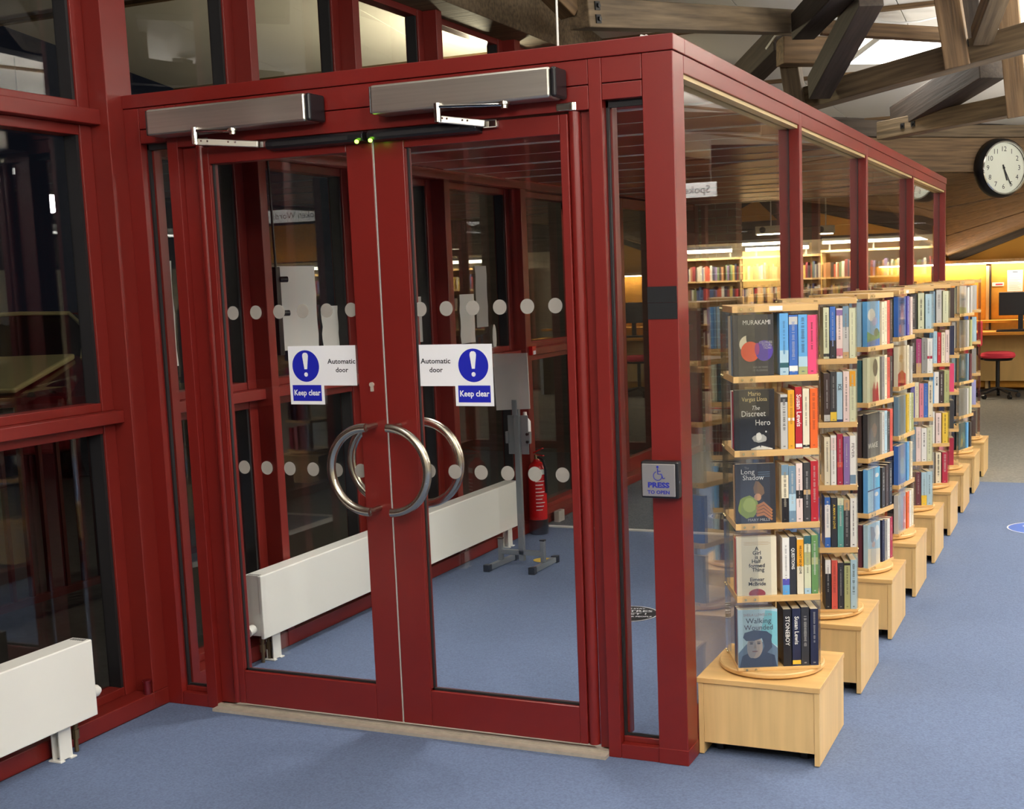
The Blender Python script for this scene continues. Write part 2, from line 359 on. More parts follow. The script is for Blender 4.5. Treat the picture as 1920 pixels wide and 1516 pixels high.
# lobby ceiling of glossy red panels with glints coloured in as white joint strips
lc = empty('ceiling_lobby', kind='structure')
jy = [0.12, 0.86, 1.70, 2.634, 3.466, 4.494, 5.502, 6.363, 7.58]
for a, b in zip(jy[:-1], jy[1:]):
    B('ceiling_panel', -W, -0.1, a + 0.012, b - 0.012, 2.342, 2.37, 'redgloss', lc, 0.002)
    B('joint_glint', -W, -0.1, b - 0.010, b + 0.010, 2.336, 2.37, 'white', lc)
    B('joint_glint', -W, -0.1, (a + b) / 2 - 0.004, (a + b) / 2 + 0.004, 2.339, 2.3415, 'white', lc)
B('roof_deck', -W, -0.1, 0.12, 7.70, 2.372, 2.398, 'timberd', lc)

# ------------------------------------------------------------------ door leaves (door_1 left, door_2 right)
def leaf(name, sgn, xc, glass0, glass1, hx, label_lr):
    """meeting edge xc, glass from glass0 to glass1, hinge tube at hx"""
    d = empty(name, kind='structure')
    y0, y1 = 0.004, 0.058
    me0, me1 = sorted((xc, glass0)); B('meeting_stile', me0, me1, y0, y1, 0.034, 2.228, 'red', d, 0.003)
    hs0, hs1 = sorted((glass1, glass1 + sgn * 0.030)); B('hinge_stile', hs0, hs1, y0, y1, 0.034, 2.228, 'red', d, 0.003)
    g0, g1 = sorted((glass0, glass1))
    B('top_rail', g0, g1, y0, y1, 2.164, 2.228, 'red', d, 0.003); B('bottom_rail', g0, g1, y0, y1, 0.034, 0.17, 'red', d, 0.003)
    B('glass_pane', g0, g1, 0.030, 0.036, 0.17, 2.164, 'glass', d)
    for a in ((g0, g0 + 0.009, 0.17, 2.164), (g0, g1, 0.170, 0.178), (g1 - 0.005, g1, 0.17, 2.164)):
        B('gasket_strip', a[0], a[1], 0.018, 0.029, a[2], a[3], 'gasket', d)
    B('glazing_bead', g0 - 0.0, g0 + 0.004, 0.006, 0.018, 0.178, 2.16, 'red2', d)
    obj('hinge_tube', MB().cyl((hx, 0.024, 0.034), (hx, 0.024, 2.236), 0.021, n=20), 'red', d, smooth=True)
    obj('hinge_cap', MB().cyl((hx, 0.022, 2.2365), (hx, 0.022, 2.2645), 0.027, n=20).box(hx - sgn * 0.055, hx, -0.004, 0.04, 2.238, 2.263), 'steel', d, bevel=0.002, smooth=True)
    return d
d1 = leaf('door_1', -1, -1.134, -1.245, -1.858, -1.905, 'left')
d2 = leaf('door_2', 1, -1.128, -1.006, -0.404, -0.355, 'right')
B('weather_strip', -1.1335, -1.1285, 0.004, 0.05, 0.036, 2.20, 'lightgrey', d1)
# keyhole
obj('lock_cylinder', MB().cyl((-1.187, 0.006, 1.322), (-1.187, -0.006, 1.322), 0.0085).box(-1.1915, -1.1825, -0.005, 0.006, 1.297, 1.32), 'thresh', d1, smooth=True)
# round D pull handles, one inside and one outside on each leaf
def handle(parent, cx, sgn, y, yd, xe):
    pts = [(cx + sgn * 0.156 * math.sin(math.pi * i / 28), y, 1.015 + 0.156 * math.cos(math.pi * i / 28)) for i in range(29)]
    pts[0] = (cx - sgn * 0.002, y, 1.171); pts[-1] = (cx - sgn * 0.002, y, 0.859)
    h = obj('handle', MB().tube(pts, 0.0165, 14), 'steel', parent, smooth=True)
    for z in (1.171, 0.859): obj('handle_standoff', MB().cyl((cx + sgn * 0.006, y, z), (cx + sgn * 0.006, yd, z), 0.011, n=14), 'steel', h, smooth=True)
handle(d1, -1.178, -1, -0.075, 0.004, 0); handle(d2, -1.086, 1, -0.075, 0.004, 0)
handle(d1, -1.225, -1, 0.135, 0.058, 0); handle(d2, -1.062, 1, 0.135, 0.058, 0)
# manifestation dots
def dots(parent, x0, dx, n, z, cut0=None, cut1=None):
    for i in range(n):
        x = x0 + i * dx; r = 0.0265
        poly = [(max(min(px, (cut1 if cut1 else 9)), (cut0 if cut0 else -9)), pz) for px, pz in circle(r, 26, x, z)]
        obj('glass_dot', MB().prism(poly, (0, 0.0285, 0), (1, 0, 0), (0, 0, 1), (0, 0.001, 0)), 'dot', parent)
dots(d1, -1.812, 0.107, 6, 1.597, cut1=-1.252); dots(d1, -1.808, 0.107, 6, 0.994, cut1=-1.252)
dots(d2, -0.985, 0.1065, 6, 1.592, cut1=-0.409); dots(d2, -0.980, 0.1065, 6, 1.001, cut1=-0.409)

# ------------------------------------------------------------------ signs on the doors
def keep_clear(flip, X0, ztop, label):
    """flip False: pictogram at the left, text panel at the right"""
    y = 0.0275
    t = empty('warning_sign', (X0, y, ztop), label=label, cat='sign')
    px0 = 0.0 if not flip else 0.153
    ax0, ax1 = (0.153, 0.300) if not flip else (0.0, 0.153)
    obj('picture_panel', MB().box(px0, px0 + 0.153, -0.001, 0, -0.222, 0), 'sign', t)
    obj('text_panel', MB().box(ax0, ax1, -0.001, 0, -0.150, 0), 'sign', t)
    cx = px0 + 0.0765
    obj('blue_disc', MB().prism(circle(0.060, 40, cx, -0.076), (0, -0.001, 0), (1, 0, 0), (0, 0, 1), (0, -0.0004, 0)), 'blue', t)
    obj('exclamation_bar', MB().prism([(cx - 0.006, -0.088), (cx + 0.006, -0.088), (cx + 0.013, -0.038), (cx + 0.011, -0.030), (cx + 0.005, -0.0255), (cx - 0.005, -0.0255), (cx - 0.011, -0.030), (cx - 0.013, -0.038)], (0, -0.0014, 0), (1, 0, 0), (0, 0, 1), (0, -0.0004, 0)), 'sign', t)
    obj('exclamation_dot', MB().prism(circle(0.0082, 20, cx, -0.108), (0, -0.0014, 0), (1, 0, 0), (0, 0, 1), (0, -0.0004, 0)), 'sign', t)
    obj('blue_band', MB().box(px0 + 0.012, px0 + 0.141, -0.0014, -0.001, -0.209, -0.148), 'blue', t)
    text('band_lettering', 'Keep clear', 0.030, (cx, -0.0014, -0.178), (1, 0, 0), (0, 0, 1), 'sign', t, fit=0.118, bold=0.0007)
    tc = (ax0 + ax1) / 2 + (0.012 if not flip else 0.003)
    text('panel_lettering', 'Automatic', 0.026, (tc - 0.002, -0.001, -0.060), (1, 0, 0), (0, 0, 1), 'ink', t, fit=0.122, bold=0.0004)
    text('panel_lettering', 'door', 0.026, (tc - 0.002, -0.001, -0.092), (1, 0, 0), (0, 0, 1), 'ink', t, fit=0.055, bold=0.0004)
keep_clear(False, -1.567, 1.466, 'white sign with blue disc left of its text, on the left door leaf')
keep_clear(True, -1.008, 1.464, 'white sign with blue disc right of its text, on the right door leaf')

# ------------------------------------------------------------------ door operators, arms and safety sensors
def operator(x0, x1, sgn, label, label_s, s0, s1, led):
    """box x0..x1 on the header; arm folded between"""
    t = empty('door_operator', ((x0 + x1) / 2, 0, 2.272), label=label, cat='door closer', group='automatic door operators')
    cx = (x0 + x1) / 2; h = (x1 - x0) / 2
    obj('operator_case', MB().box(-h, h - 0.022, -0.105, -0.006, 0.0, 0.098), 'alu', t, bevel=0.008)
    obj('end_cap', MB().box(h - 0.02, h, -0.104, -0.006, 0.001, 0.097), 'black', t, bevel=0.007)
    obj('end_cap', MB().box(-h - 0.006, -h + 0.001, -0.102, -0.006, 0.003, 0.095), 'black', t, bevel=0.005)
    sx_ = (-1.67 if sgn < 0 else -0.562) - cx
    obj('spindle', MB().cyl((sx_, -0.085, 0.004), (sx_, -0.085, -0.020), 0.013).lathe([(0, -0.012), (0.02, -0.012), (0.02, -0.002), (0, -0.002)], 16, (sx_, -0.085, 0.004)), 'steel', t, smooth=True)
    a0 = Vector(((-1.67 if sgn < 0 else -0.562) - cx, -0.085, -0.008)); el = Vector(((-1.822 if sgn < 0 else -0.801) - cx, -0.11, 0.002)); tip = Vector(((-1.60 if sgn < 0 else -0.665) - cx, -0.03, -0.056))
    obj('upper_arm', MB().beam(a0, el, 0.022, 0.010), 'chrome', t, bevel=0.003)
    obj('elbow_joint', MB().cyl(el + Vector((0, 0, 0.012)), el - Vector((0, 0, 0.05)), 0.014), 'chrome', t, smooth=True)
    e2 = el - Vector((0, 0, 0.040)); dn = (tip - e2)
    fa = obj('forearm', MB().beam(e2, tip, 0.016, 0.024), 'alu', t, bevel=0.003)
    for k in (0.12, 0.22, 0.55, 0.66):
        p = e2 + dn * k; obj('arm_screw', MB().cyl(p + Vector((0, -0.008, 0.004)), p + Vector((0, -0.012, 0.004)), 0.0035, n=8), 'chrome', fa)
    obj('arm_shoe', MB().box(tip.x - 0.014, tip.x + 0.04, -0.02, 0.002, tip.z - 0.014, tip.z + 0.014), 'chrome', t, bevel=0.004)
    s = empty('safety_sensor', ((s0 + s1) / 2, 0, 2.187), label=label_s, cat='sensor', group='black door sensors')
    q = (s1 - s0) / 2
    obj('sensor_case', MB().prism([(0.002, 0.002), (-0.044, 0.006), (-0.052, 0.016), (-0.052, 0.030), (-0.040, 0.040), (0.002, 0.042)], (-q, 0, 0), (0, 1, 0), (0, 0, 1), (2 * q, 0, 0)), 'black', s, bevel=0.002)
    obj('sensor_lens', MB().box(-q + 0.03, q - 0.06, -0.0535, -0.051, 0.014, 0.026), 'gasket', s)
    obj('indicator_light', MB().cyl((led - (s0 + s1) / 2, -0.050, 0.004), (led - (s0 + s1) / 2, -0.057, 0.004), 0.0065, n=14), 'led', s)
operator(-2.050, -1.316, -1, 'silver door operator with folded arm above the left door leaf', 'black sensor bar with green light on the left door leaf', -1.555, -1.140, -1.162)
operator(-1.068, -0.366, 1, 'silver door operator with folded arm above the right door leaf', 'black sensor bar with green light on the right door leaf', -1.122, -0.690, -1.106)

# ------------------------------------------------------------------ push plate and black tape on the corner post
t = empty('push_button', (-0.066, 0, 0.942), label='square silver press-to-open button in a black box on the corner post', cat='button')
obj('back_box', MB().box(-0.066, 0.066, -0.040, -0.0005, 0.0, 0.126), 'black', t, bevel=0.006)
obj('push_plate', MB().box(-0.060, 0.056, -0.046, -0.040, 0.008, 0.118), 'silverplate', t, bevel=0.002)
ink = rgb(44, 52, 150)
text('plate_lettering', 'PRESS', 0.024, (-0.002, -0.046, 0.046), (1, 0, 0), (0, 0, 1), 'print', t, ink, fit=0.076, bold=0.0012)
text('plate_lettering', 'TO OPEN', 0.016, (-0.002, -0.046, 0.022), (1, 0, 0), (0, 0, 1), 'print', t, ink, fit=0.078, bold=0.0006)
wc = MB(); Z = lambda x, z: (x, -0.0466, z)
ring = [Z(-0.004 + 0.015 * math.cos(a), 0.078 + 0.015 * math.sin(a)) for a in [R(110 + 12 * i) for i in range(22)]]
wc.tube(ring, 0.0014, 6); wc.tube([Z(-0.004, 0.103), Z(-0.003, 0.084), Z(0.009, 0.084), Z(0.015, 0.069), Z(0.021, 0.071)], 0.0019, 6); wc.tube([Z(-0.0035, 0.094), Z(0.007, 0.094)], 0.0014, 6)
wc.cyl((-0.004, -0.046, 0.108), (-0.004, -0.0475, 0.108), 0.0042, n=12)
obj('wheelchair_symbol', wc, 'print', t, color=ink)
t = obj('tape_patch', MB().box(-0.052, 0.050, -0.0025, -0.0002, 0, 0.0535).box(-0.052, 0.050, -0.003, -0.0002, 0.0545, 0.107), 'blackmatt', None, (-0.053, 0, 1.539)); tag(t, 'black cloth tape patch in two strips on the corner post', 'tape')

# ------------------------------------------------------------------ radiators
def radiator(y0, y1, endvalve, legs, label):
    L = y1 - y0
    t = empty('radiator', (-2.195, y0, 0), label=label, cat='radiator')
    xf, xb = 0.048, -0.04; z0, z1 = 0.128, 0.418
    obj('front_panel', MB().box(xf - 0.018, xf, 0, L, z0, z1), 'white', t, bevel=0.004)
    obj('back_panel', MB().box(xb, xb + 0.014, 0.01, L - 0.01, z0 + 0.01, z1), 'white', t, bevel=0.003)
    obj('side_panel', MB().box(xb + 0.002, xf - 0.002, 0.004, 0.012, z0 + 0.012, z1 - 0.003), 'white', t, bevel=0.002)
    obj('side_panel', MB().box(xb + 0.002, xf - 0.002, L - 0.012, L - 0.004, z0 + 0.012, z1 - 0.003), 'white', t, bevel=0.002)
    obj('top_grille', MB().box(xb, xf - 0.002, 0.004, L - 0.004, z1 - 0.004, z1 + 0.001), 'white', t, bevel=0.001)
    sl = MB()
    ye = (L - 0.02) if endvalve == 'far' else 0.02
    for j in range(6):
        sl.box(xb + 0.012 + j * 0.011, xb + 0.018 + j * 0.011, ye - 0.012, ye + 0.008, z1 + 0.0005, z1 + 0.0015)
    obj('grille_slot', sl, 'gasket', t)
    for ly in legs:
        y = ly - y0
        lg = MB(); lg.box(-0.022, -0.016, y - 0.03, y + 0.03, 0.004, 0.35); lg.box(0.012, 0.018, y - 0.03, y + 0.03, 0.004, 0.14); lg.box(-0.018, 0.016, y + 0.0, y + 0.005, 0.004, 0.14)
        lg.box(-0.032, 0.028, y - 0.04, y - 0.018, 0, 0.006); lg.box(-0.032, 0.028, y + 0.012, y + 0.04, 0, 0.006)
        obj('leg', lg, 'white', t, bevel=0.001)
    sg = 1 if endvalve == 'far' else -1; yv = L if sg > 0 else 0.0
    if sg > 0:
        obj('valve_knob', MB().cyl((0.01, yv + 0.002, 0.21), (0.01, yv + 0.04, 0.205), 0.026, 0.022, n=18).cyl((0.01, yv + 0.04, 0.205), (0.01, yv + 0.052, 0.203), 0.014, n=14), 'white', t, smooth=True)
    else:
        obj('valve_knob', MB().cyl((-0.005, yv - 0.006, 0.175), (-0.005, yv - 0.05, 0.17), 0.021, 0.024, n=18), 'white', t, smooth=True)
    for k, dy in enumerate((0.06, 0.11)):
        y = yv - sg * dy
        obj('pipe', MB().cyl((-0.012, y, 0.0), (-0.012, y, 0.15), 0.0085, n=12).cyl((-0.012, y, 0.05), (-0.012, y, 0.085), 0.014, n=8).cyl((-0.012, y, 0.095), (-0.012, y, 0.115), 0.012, n=8), 'pipe', t, smooth=True)
    return t
radiator(-2.9, -0.50, 'far', (-0.64, -2.5), 'low white radiator in front of the window, left of the lobby doors')
radiator(0.53, 3.25, 'near', (0.66, 3.17), 'long low white radiator inside the lobby below the window wall')
t = obj('pipe_stub', MB().cyl((0, 0, 0), (0, 0, 0.05), 0.016, n=14).cyl((0, 0, 0.05), (0, 0, 0.058), 0.019, n=14), 'carred', None, (-2.262, -0.105, 0.07), smooth=True)
tag(t, 'small dark red pipe stub on the sill left of the doors', 'pipe')

# ------------------------------------------------------------------ sheets and fittings on the window glass
def sheet(name, y0, y1, z0, z1, label, cat='notice', m='paper', x=-2.396, slant=0.0, group=None):
    n = 6; mb = MB(); vs = []
    for i in range(n + 1):
        z = z0 + (z1 - z0) * i / n; bl = 0.006 * math.sin(i * 2.1 + y0 * 5)
        sh = slant * (i / n)
        vs += [(x + 0.001, y0 + sh + bl, z), (x + 0.001, y1 + sh + bl * .6, z), (x + 0.0022, y1 + sh + bl * .6, z), (x + 0.0022, y0 + sh + bl, z)]
    fs = []
    for i in range(n):
        a = 4 * i; b = a + 4
        for j in range(4): fs.append((a + (j + 1) % 4, a + j, b + j, b + (j + 1) % 4))
    fs += [(0, 1, 2, 3), (4 * n + 3, 4 * n + 2, 4 * n + 1, 4 * n)]
    c = Vector((x, (y0 + y1) / 2, z0)); mb.add([Vector(p) - c for p in vs], fs)
    return tag(obj(name, mb, m, None, c), label, cat, group)
sheet('paper_notice', 1.150, 1.465, 1.385, 1.795, 'large white sheet taped to the window behind the left door')
sheet('paper_notice', 1.505, 1.655, 1.38, 1.59, 'small white sheet right of the large one, behind the left door')
sheet('paper_notice', 2.45, 2.568, 1.35, 1.615, 'narrow white sheet beside the left edge of the right door glass')
sheet('paper_notice', 3.03, 3.225, 1.31, 1.615, 'white sheet hanging above the sign on the right door')
sheet('paper_notice', 0.345, 0.385, 1.37, 1.82, 'white sheet edge seen through the slim left side pane')
sheet('grey_panel', 3.26, 3.42, 1.40, 1.79, 'glass reflection built as a grey sheet, right of the white sheet in the lobby window', m='lightgrey')  # grey sheet stands in for a reflection in the window
t = obj('oval_sticker', MB().prism(circle(0.028, 26, 0, 0.085, 0.085), (0, 0, 0), (0, 1, 0), (0, 0, 1), (0.002, 0, 0)), 'paper', None, (-2.394, 3.50, 1.24)); tag(t, 'white oval sticker above the corner of the right door sign', 'sticker')
t = empty('window_lock', (-2.335, 1.055, 1.37), label='tall black window lock bar beside the large white sheet', cat='lock')
obj('lock_case', MB().box(-0.012, 0.012, -0.018, 0.018, 0.0, 0.42), 'black', t, bevel=0.004)
obj('lock_rod', MB().cyl((0, 0, 0.42), (0, -0.01, 0.95), 0.006, n=8), 'black', t)
for z in (0.36, 0.20): obj('lock_knob', MB().cyl((0.01, 0.012, z), (0.03, 0.045, z), 0.014, n=12), 'black', t, smooth=True)

# ------------------------------------------------------------------ hand sanitiser stand, extinguisher, bits in the lobby
t = empty('sanitiser_stand', (-1.858, 2.66, 0), label='grey steel stand with blank board and bottle bracket in the lobby', cat='stand')
for x0, x1 in ((-0.155, -0.13), (0.135, 0.14)):
    b = obj('foot_bar', MB().beam((x0, -0.155, 0.021), (x1, 0.165, 0.021), 0.03, 0.03), 'zinc', t, bevel=0.002)
    for k, (xx, yy) in enumerate(((x0, -0.155), (x1, 0.165))): obj('foot_cap', MB().box(xx - 0.02, xx + 0.02, yy - 0.02, yy + 0.02, 0, 0.041), 'black', b, bevel=0.003)
obj('cross_bar', MB().box(-0.14, 0.14, -0.014, 0.014, 0.075, 0.103), 'zinc', t, bevel=0.002)
for x in (-0.14, 0.136):
    u = obj('upright_stub', MB().box(x - 0.013, x + 0.013, -0.013, 0.013, 0.038, 0.165), 'zinc', t, bevel=0.002); obj('stub_cap', MB().box(x - 0.015, x + 0.015, -0.015, 0.015, 0.165, 0.172), 'black', u)
obj('pole', MB().box(-0.017, 0.017, -0.014, 0.014, 0.04, 0.99), 'zinc', t, bevel=0.002)
obj('sign_board', MB().add(*[[(-0.118, -0.016, 0.938), (0.098, -0.016, 0.948), (0.092, -0.016, 1.272), (-0.126, -0.016, 1.268), (-0.118, -0.026, 0.938), (0.098, -0.026, 0.948), (0.092, -0.026, 1.272), (-0.126, -0.026, 1.268)], [(0, 1, 2, 3), (7, 6, 5, 4), (4, 5, 1, 0), (5, 6, 2, 1), (6, 7, 3, 2), (7, 4, 0, 3)]]), 'lightgrey', t, bevel=0.001)
obj('board_clip', MB().box(-0.015, 0.015, -0.032, -0.026, 0.91, 1.0), 'zinc', t, bevel=0.001)
obj('bracket_plate', MB().box(-0.068, 0.062, 0.014, 0.022, 0.675, 0.905), 'zinc', t, bevel=0.002)
for s in (-1, 1): obj('bracket_wing', MB().box(s * 0.062, s * 0.080, 0.0, 0.024, 0.74, 0.81), 'zinc', t, bevel=0.002)
for z in (0.752, 0.797): obj('thumb_screw', MB().cyl((0.066, -0.014, z), (0.066, 0.0, z), 0.009, n=8), 'black', t)
obj('pump_bottle', MB().lathe([(0.0, 0.0), (0.03, 0.0), (0.033, 0.01), (0.033, 0.13), (0.014, 0.155), (0.011, 0.185), (0.0, 0.185)], 18, (0.025, 0.06, 0.735)), 'sign', t, smooth=True)
tag(obj('floor_sticker', MB().prism(circle(0.075, 28, 0, 0, 0.06), (0, 0, 0), (1, 0, 0), (0, 1, 0), (0, 0, 0.002)), 'stickery', None, (-1.80, 2.86, 0.0005)), 'yellow floor sticker under the sanitiser stand', 'sticker')

t = empty('fire_extinguisher', (-2.178, 3.62, 0), label='red fire extinguisher with black base in the lobby corner', cat='extinguisher')
obj('body', MB().lathe([(0.0, 0.09), (0.062, 0.09), (0.062, 0.42), (0.058, 0.45), (0.045, 0.475), (0.022, 0.49), (0.02, 0.505), (0, 0.505)], 28), 'extred', t, smooth=True)
obj('base_ring', MB().lathe([(0.0, 0.0), (0.063, 0.0), (0.065, 0.01), (0.065, 0.10), (0.0, 0.10)], 28), 'black', t, smooth=True)
obj('valve', MB().cyl((0, 0, 0.5), (0, 0, 0.535), 0.017, n=14), 'brass', t, smooth=True)
obj('lever', MB().beam((-0.02, 0, 0.545), (0.07, -0.05, 0.585), 0.016, 0.008).beam((0, 0, 0.535), (0.075, -0.05, 0.535), 0.016, 0.008), 'extred', t, bevel=0.002)
obj('hose', MB().tube([(0.02, -0.02, 0.52), (0.06, -0.03, 0.50), (0.072, -0.02, 0.44), (0.07, -0.01, 0.28)], 0.009, 8), 'black', t, smooth=True)
def wrap(a0, a1, z0, z1, r, n=8):
    mb = MB(); vs = []
    for i in range(n + 1):
        a = R(a0 + (a1 - a0) * i / n); c, s = math.cos(a), math.sin(a)
        for rr, z in ((r, z0), (r, z1), (r + 0.0008, z1), (r + 0.0008, z0)): vs.append((rr * c, rr * s, z))
    fs = []
    for i in range(n):
        a = 4 * i; b = a + 4
        for j in range(4): fs.append((a + j, a + (j + 1) % 4, b + (j + 1) % 4, b + j))
    return mb.add(vs, fs)
obj('label_band', wrap(-85, -15, 0.405, 0.44, 0.0622), 'paper', t)
for k in range(9): obj('label_line', wrap(-78, -20 - (k % 3) * 9, 0.358 - k * 0.024, 0.363 - k * 0.024, 0.0622, 6), 'sign' if k % 2 else 'paper', t)
tag(obj('call_point', MB().box(0, 0.03, -0.03, 0.03, 0, 0.06).box(0.03, 0.032, -0.02, 0.02, 0.004, 0.03, 1), ['extred', 'sign'], None, (-2.25, 3.745, 1.19), None, 0.003), 'small red call point with white label on the lobby post', 'call point')
tag(obj('door_stop', MB().box(-0.02, 0.02, -0.05, 0.05, 0, 0.085), 'lightgrey', None, (-2.20, 4.02, 0.0), None, 0.004), 'pale grey block on the floor right of the extinguisher', 'door stop')

# entrance doors further along the window wall
def entrance(name, y0, y1):
    d = empty(name, kind='structure'); x0, x1 = -2.40, -2.345
    B('stile', x0, x1, y0, y0 + 0.07, 0.02, 2.33, 'red2', d, 0.003); B('stile', x0, x1, y1 - 0.07, y1, 0.02, 2.33, 'red2', d, 0.003)
    B('top_rail', x0, x1, y0 + 0.07, y1 - 0.07, 2.25, 2.33, 'red2', d, 0.003); B('bottom_rail', x0, x1, y0 + 0.07, y1 - 0.07, 0.02, 0.18, 'red2', d, 0.003)
    B('glass_pane', -2.375, -2.37, y0 + 0.07, y1 - 0.07, 0.18, 2.25, 'glass_dark', d)
    B('door_closer', x1, x1 + 0.05, y0 + 0.1, y1 - 0.2, 2.34, 2.39, 'alu', d, 0.004)
entrance('door_3', 4.90, 5.80); entrance('door_4', 5.81, 6.71)

# floor stickers
def floor_disc(x, y, r, m, label, lines, ring=True, rot=0.0):
    t = empty('floor_sticker', (x, y, 0.0005), rotz=rot, label=label, cat='sticker')
    obj('disc', MB().prism(circle(r, 44), (0, 0, 0), (1, 0, 0), (0, 1, 0), (0, 0, 0.0015)), m, t)
    rg = MB(); n = 44; vs = []
    for i in range(n):
        a = 2 * math.pi * i / n
        for q in (r * 0.955, r): vs += [(q * math.cos(a), q * math.sin(a), 0.0017)]
    rg.add(vs, [(2 * i, 2 * i + 1, 2 * ((i + 1) % n) + 1, 2 * ((i + 1) % n)) for i in range(n)])
    obj('border_ring', rg, 'sign', t)
    for s, sz, yy, fit in lines: text('disc_lettering', s, sz, (0, yy, 0.0018), (1, 0, 0), (0, 1, 0), 'sign', t, fit=fit, bold=0.0008)
floor_disc(-0.885, 1.83, 0.15, 'stickerb', 'black round distancing sticker on the lobby carpet behind the slim pane', [('PLEASE STAY', 0.026, 0.096, 0.15), ('2 METRES', 0.048, 0.046, 0.23), ('6 FEET !', 0.048, -0.008, 0.18), ('FROM OTHER PEOPLE', 0.026, -0.058, 0.24)], rot=R(14))
floor_disc(0.94, 4.50, 0.20, 'stickerblue', 'blue round sticker with white border on the aisle carpet at right', [('STAY', 0.07, 0.06, 0.2)], rot=R(10))

# thin wire and small bracket above the lobby
tag(obj('hanging_wire', MB().cyl((0, 0, 0), (0, 0, 1.54), 0.004, n=8), 'white', None, (-0.422, 0.06, 2.45)), 'thin white wire hanging down to the red header', 'wire')
tag(obj('roof_bracket', MB().beam((-0.02, 0, 0.0), (0.0, 0, 0.06), 0.03, 0.03).beam((0, 0, 0.055), (0.06, 0, 0.02), 0.03, 0.02), 'white', None, (-0.20, 0.32, 2.452), None, 0.003), 'small white plastic bracket on top of the red lobby roof', 'bracket')

# ------------------------------------------------------------------ roof timbers
CUR = [None]
def beam(name, a, b, th, m, label, h=None, bolts=(), truss=None):
    a = Vector(a); b = Vector(b); c = (a + b) / 2; L = (b - a).length
    truss = truss or CUR[0]
    if truss: c = c - truss.location
    t = obj(name, MB().box(-L / 2, L / 2, -th * 0.45, th * 0.45, -(h or th) / 2, (h or th) / 2), m, truss, c, None, 0.006)
    d = (b - a).normalized(); u = Vector((0, 0, 1)) if abs(d.z) < 0.9 else Vector((0, 1, 0))
    r = u.cross(d).normalized(); u = d.cross(r).normalized()
    t.rotation_euler = Matrix((d, r, u)).transposed().to_euler()
    tag(t, label, None if truss else 'beam')
    for k, dz in bolts:
        obj('bolt_plate', MB().box(k * L / 2 - 0.02, k * L / 2 + 0.02, -th * 0.45 - 0.006, -th * 0.45, dz - 0.02, dz + 0.02), 'gasket', t)
        obj('bolt_head', MB().cyl((k * L / 2, -th * 0.45 - 0.006, dz), (k * L / 2, -th * 0.45 - 0.016, dz), 0.011, n=8), 'black', t)
    return t
CUR[0] = empty('roof_truss', (-0.3, 3.9, 2.6), label='weathered timber roof truss around the square light, nearest above the red side rail', cat='roof truss')
beam('tie_beam', (-1.022, 1.751, 2.924), (-0.479, 4.005, 3.199), 0.133, 'timber', 'broad grey timber directly above the lobby corner, with two bolts', h=0.135, bolts=((-0.94, 0.03), (-0.94, -0.03)))
beam('rafter', (-0.405, 3.816, 3.138), (-0.028, 3.076, 3.196), 0.157, 'timberd', 'dark rafter running up from the end of the broad timber', h=0.157)
beam('brace', (-0.376, 4.129, 2.815), (0.114, 3.101, 3.140), 0.152, 'timberd', 'long dark brace leaning up to the left of the square light', h=0.15)
beam('tie_beam', (-0.553, 4.398, 2.779), (2.663, 2.390, 3.031), 0.143, 'timber', 'timber tie beam sloping up below the square light', h=0.14)
beam('post', (0.40, 3.50, 3.57), (0.509, 3.658, 2.798), 0.151, 'timberw', 'thick bolted post hanging right of the square light', h=0.16, bolts=((0.72, 0.0),))
beam('post', (-0.589, 4.288, 3.003), (-0.532, 4.300, 2.60), 0.130, 'timber', 'short timber post just above the red side rail', h=0.13)
beam('corbel', (-0.608, 4.078, 3.051), (-0.352, 4.236, 3.048), 0.164, 'timberw', 'chunky timber block on top of the short post', h=0.164)
beam('rafter', (-0.649, 4.377, 3.189), (-1.123, 5.083, 3.054), 0.169, 'timberd', 'black rafter end dropping behind the red side rail', h=0.17)
beam('purlin', (-0.496, 4.819, 3.305), (0.282, 5.142, 3.225), 0.093, 'timberw', 'slim timber above the square light with white cable on it', h=0.09)
CUR[0] = empty('roof_truss', (0.2, 5.6, 2.7), label='farther timber roof truss just above and left of the wall clock', cat='roof truss')
beam('rafter', (-0.152, 6.095, 2.798), (0.587, 4.970, 2.990), 0.204, 'timberd', 'deep dark rafter crossing behind the lower tie beam', h=0.2)
beam('tie_beam', (-0.288, 6.075, 2.723), (2.202, 3.835, 2.743), 0.136, 'timber', 'lower timber tie beam with two round bolts above the clock', h=0.135, bolts=((-0.82, 0.0), (-0.75, 0.0)))
beam('purlin', (-0.859, 6.582, 2.848), (-0.281, 6.481, 2.772), 0.132, 'timberd', 'short dark timber left of the lower tie beam', h=0.13)
beam('post', (0.692, 4.664, 3.40), (0.757, 4.882, 2.633), 0.143, 'timberw', 'bolted post end above the clock at the right', h=0.15, bolts=((0.82, 0.0),))
CUR[0] = bpy.data.objects['roof_truss']
beam('brace', (0.639, 3.570, 2.933), (0.765, 3.178, 3.12), 0.121, 'timber', 'short brace rising to the right of the thick bolted post', h=0.12)
beam('post', (0.495, 4.16, 3.48), (0.552, 4.164, 3.0), 0.119, 'timberd', 'dark post behind the thick bolted post', h=0.12)
CUR[0] = None
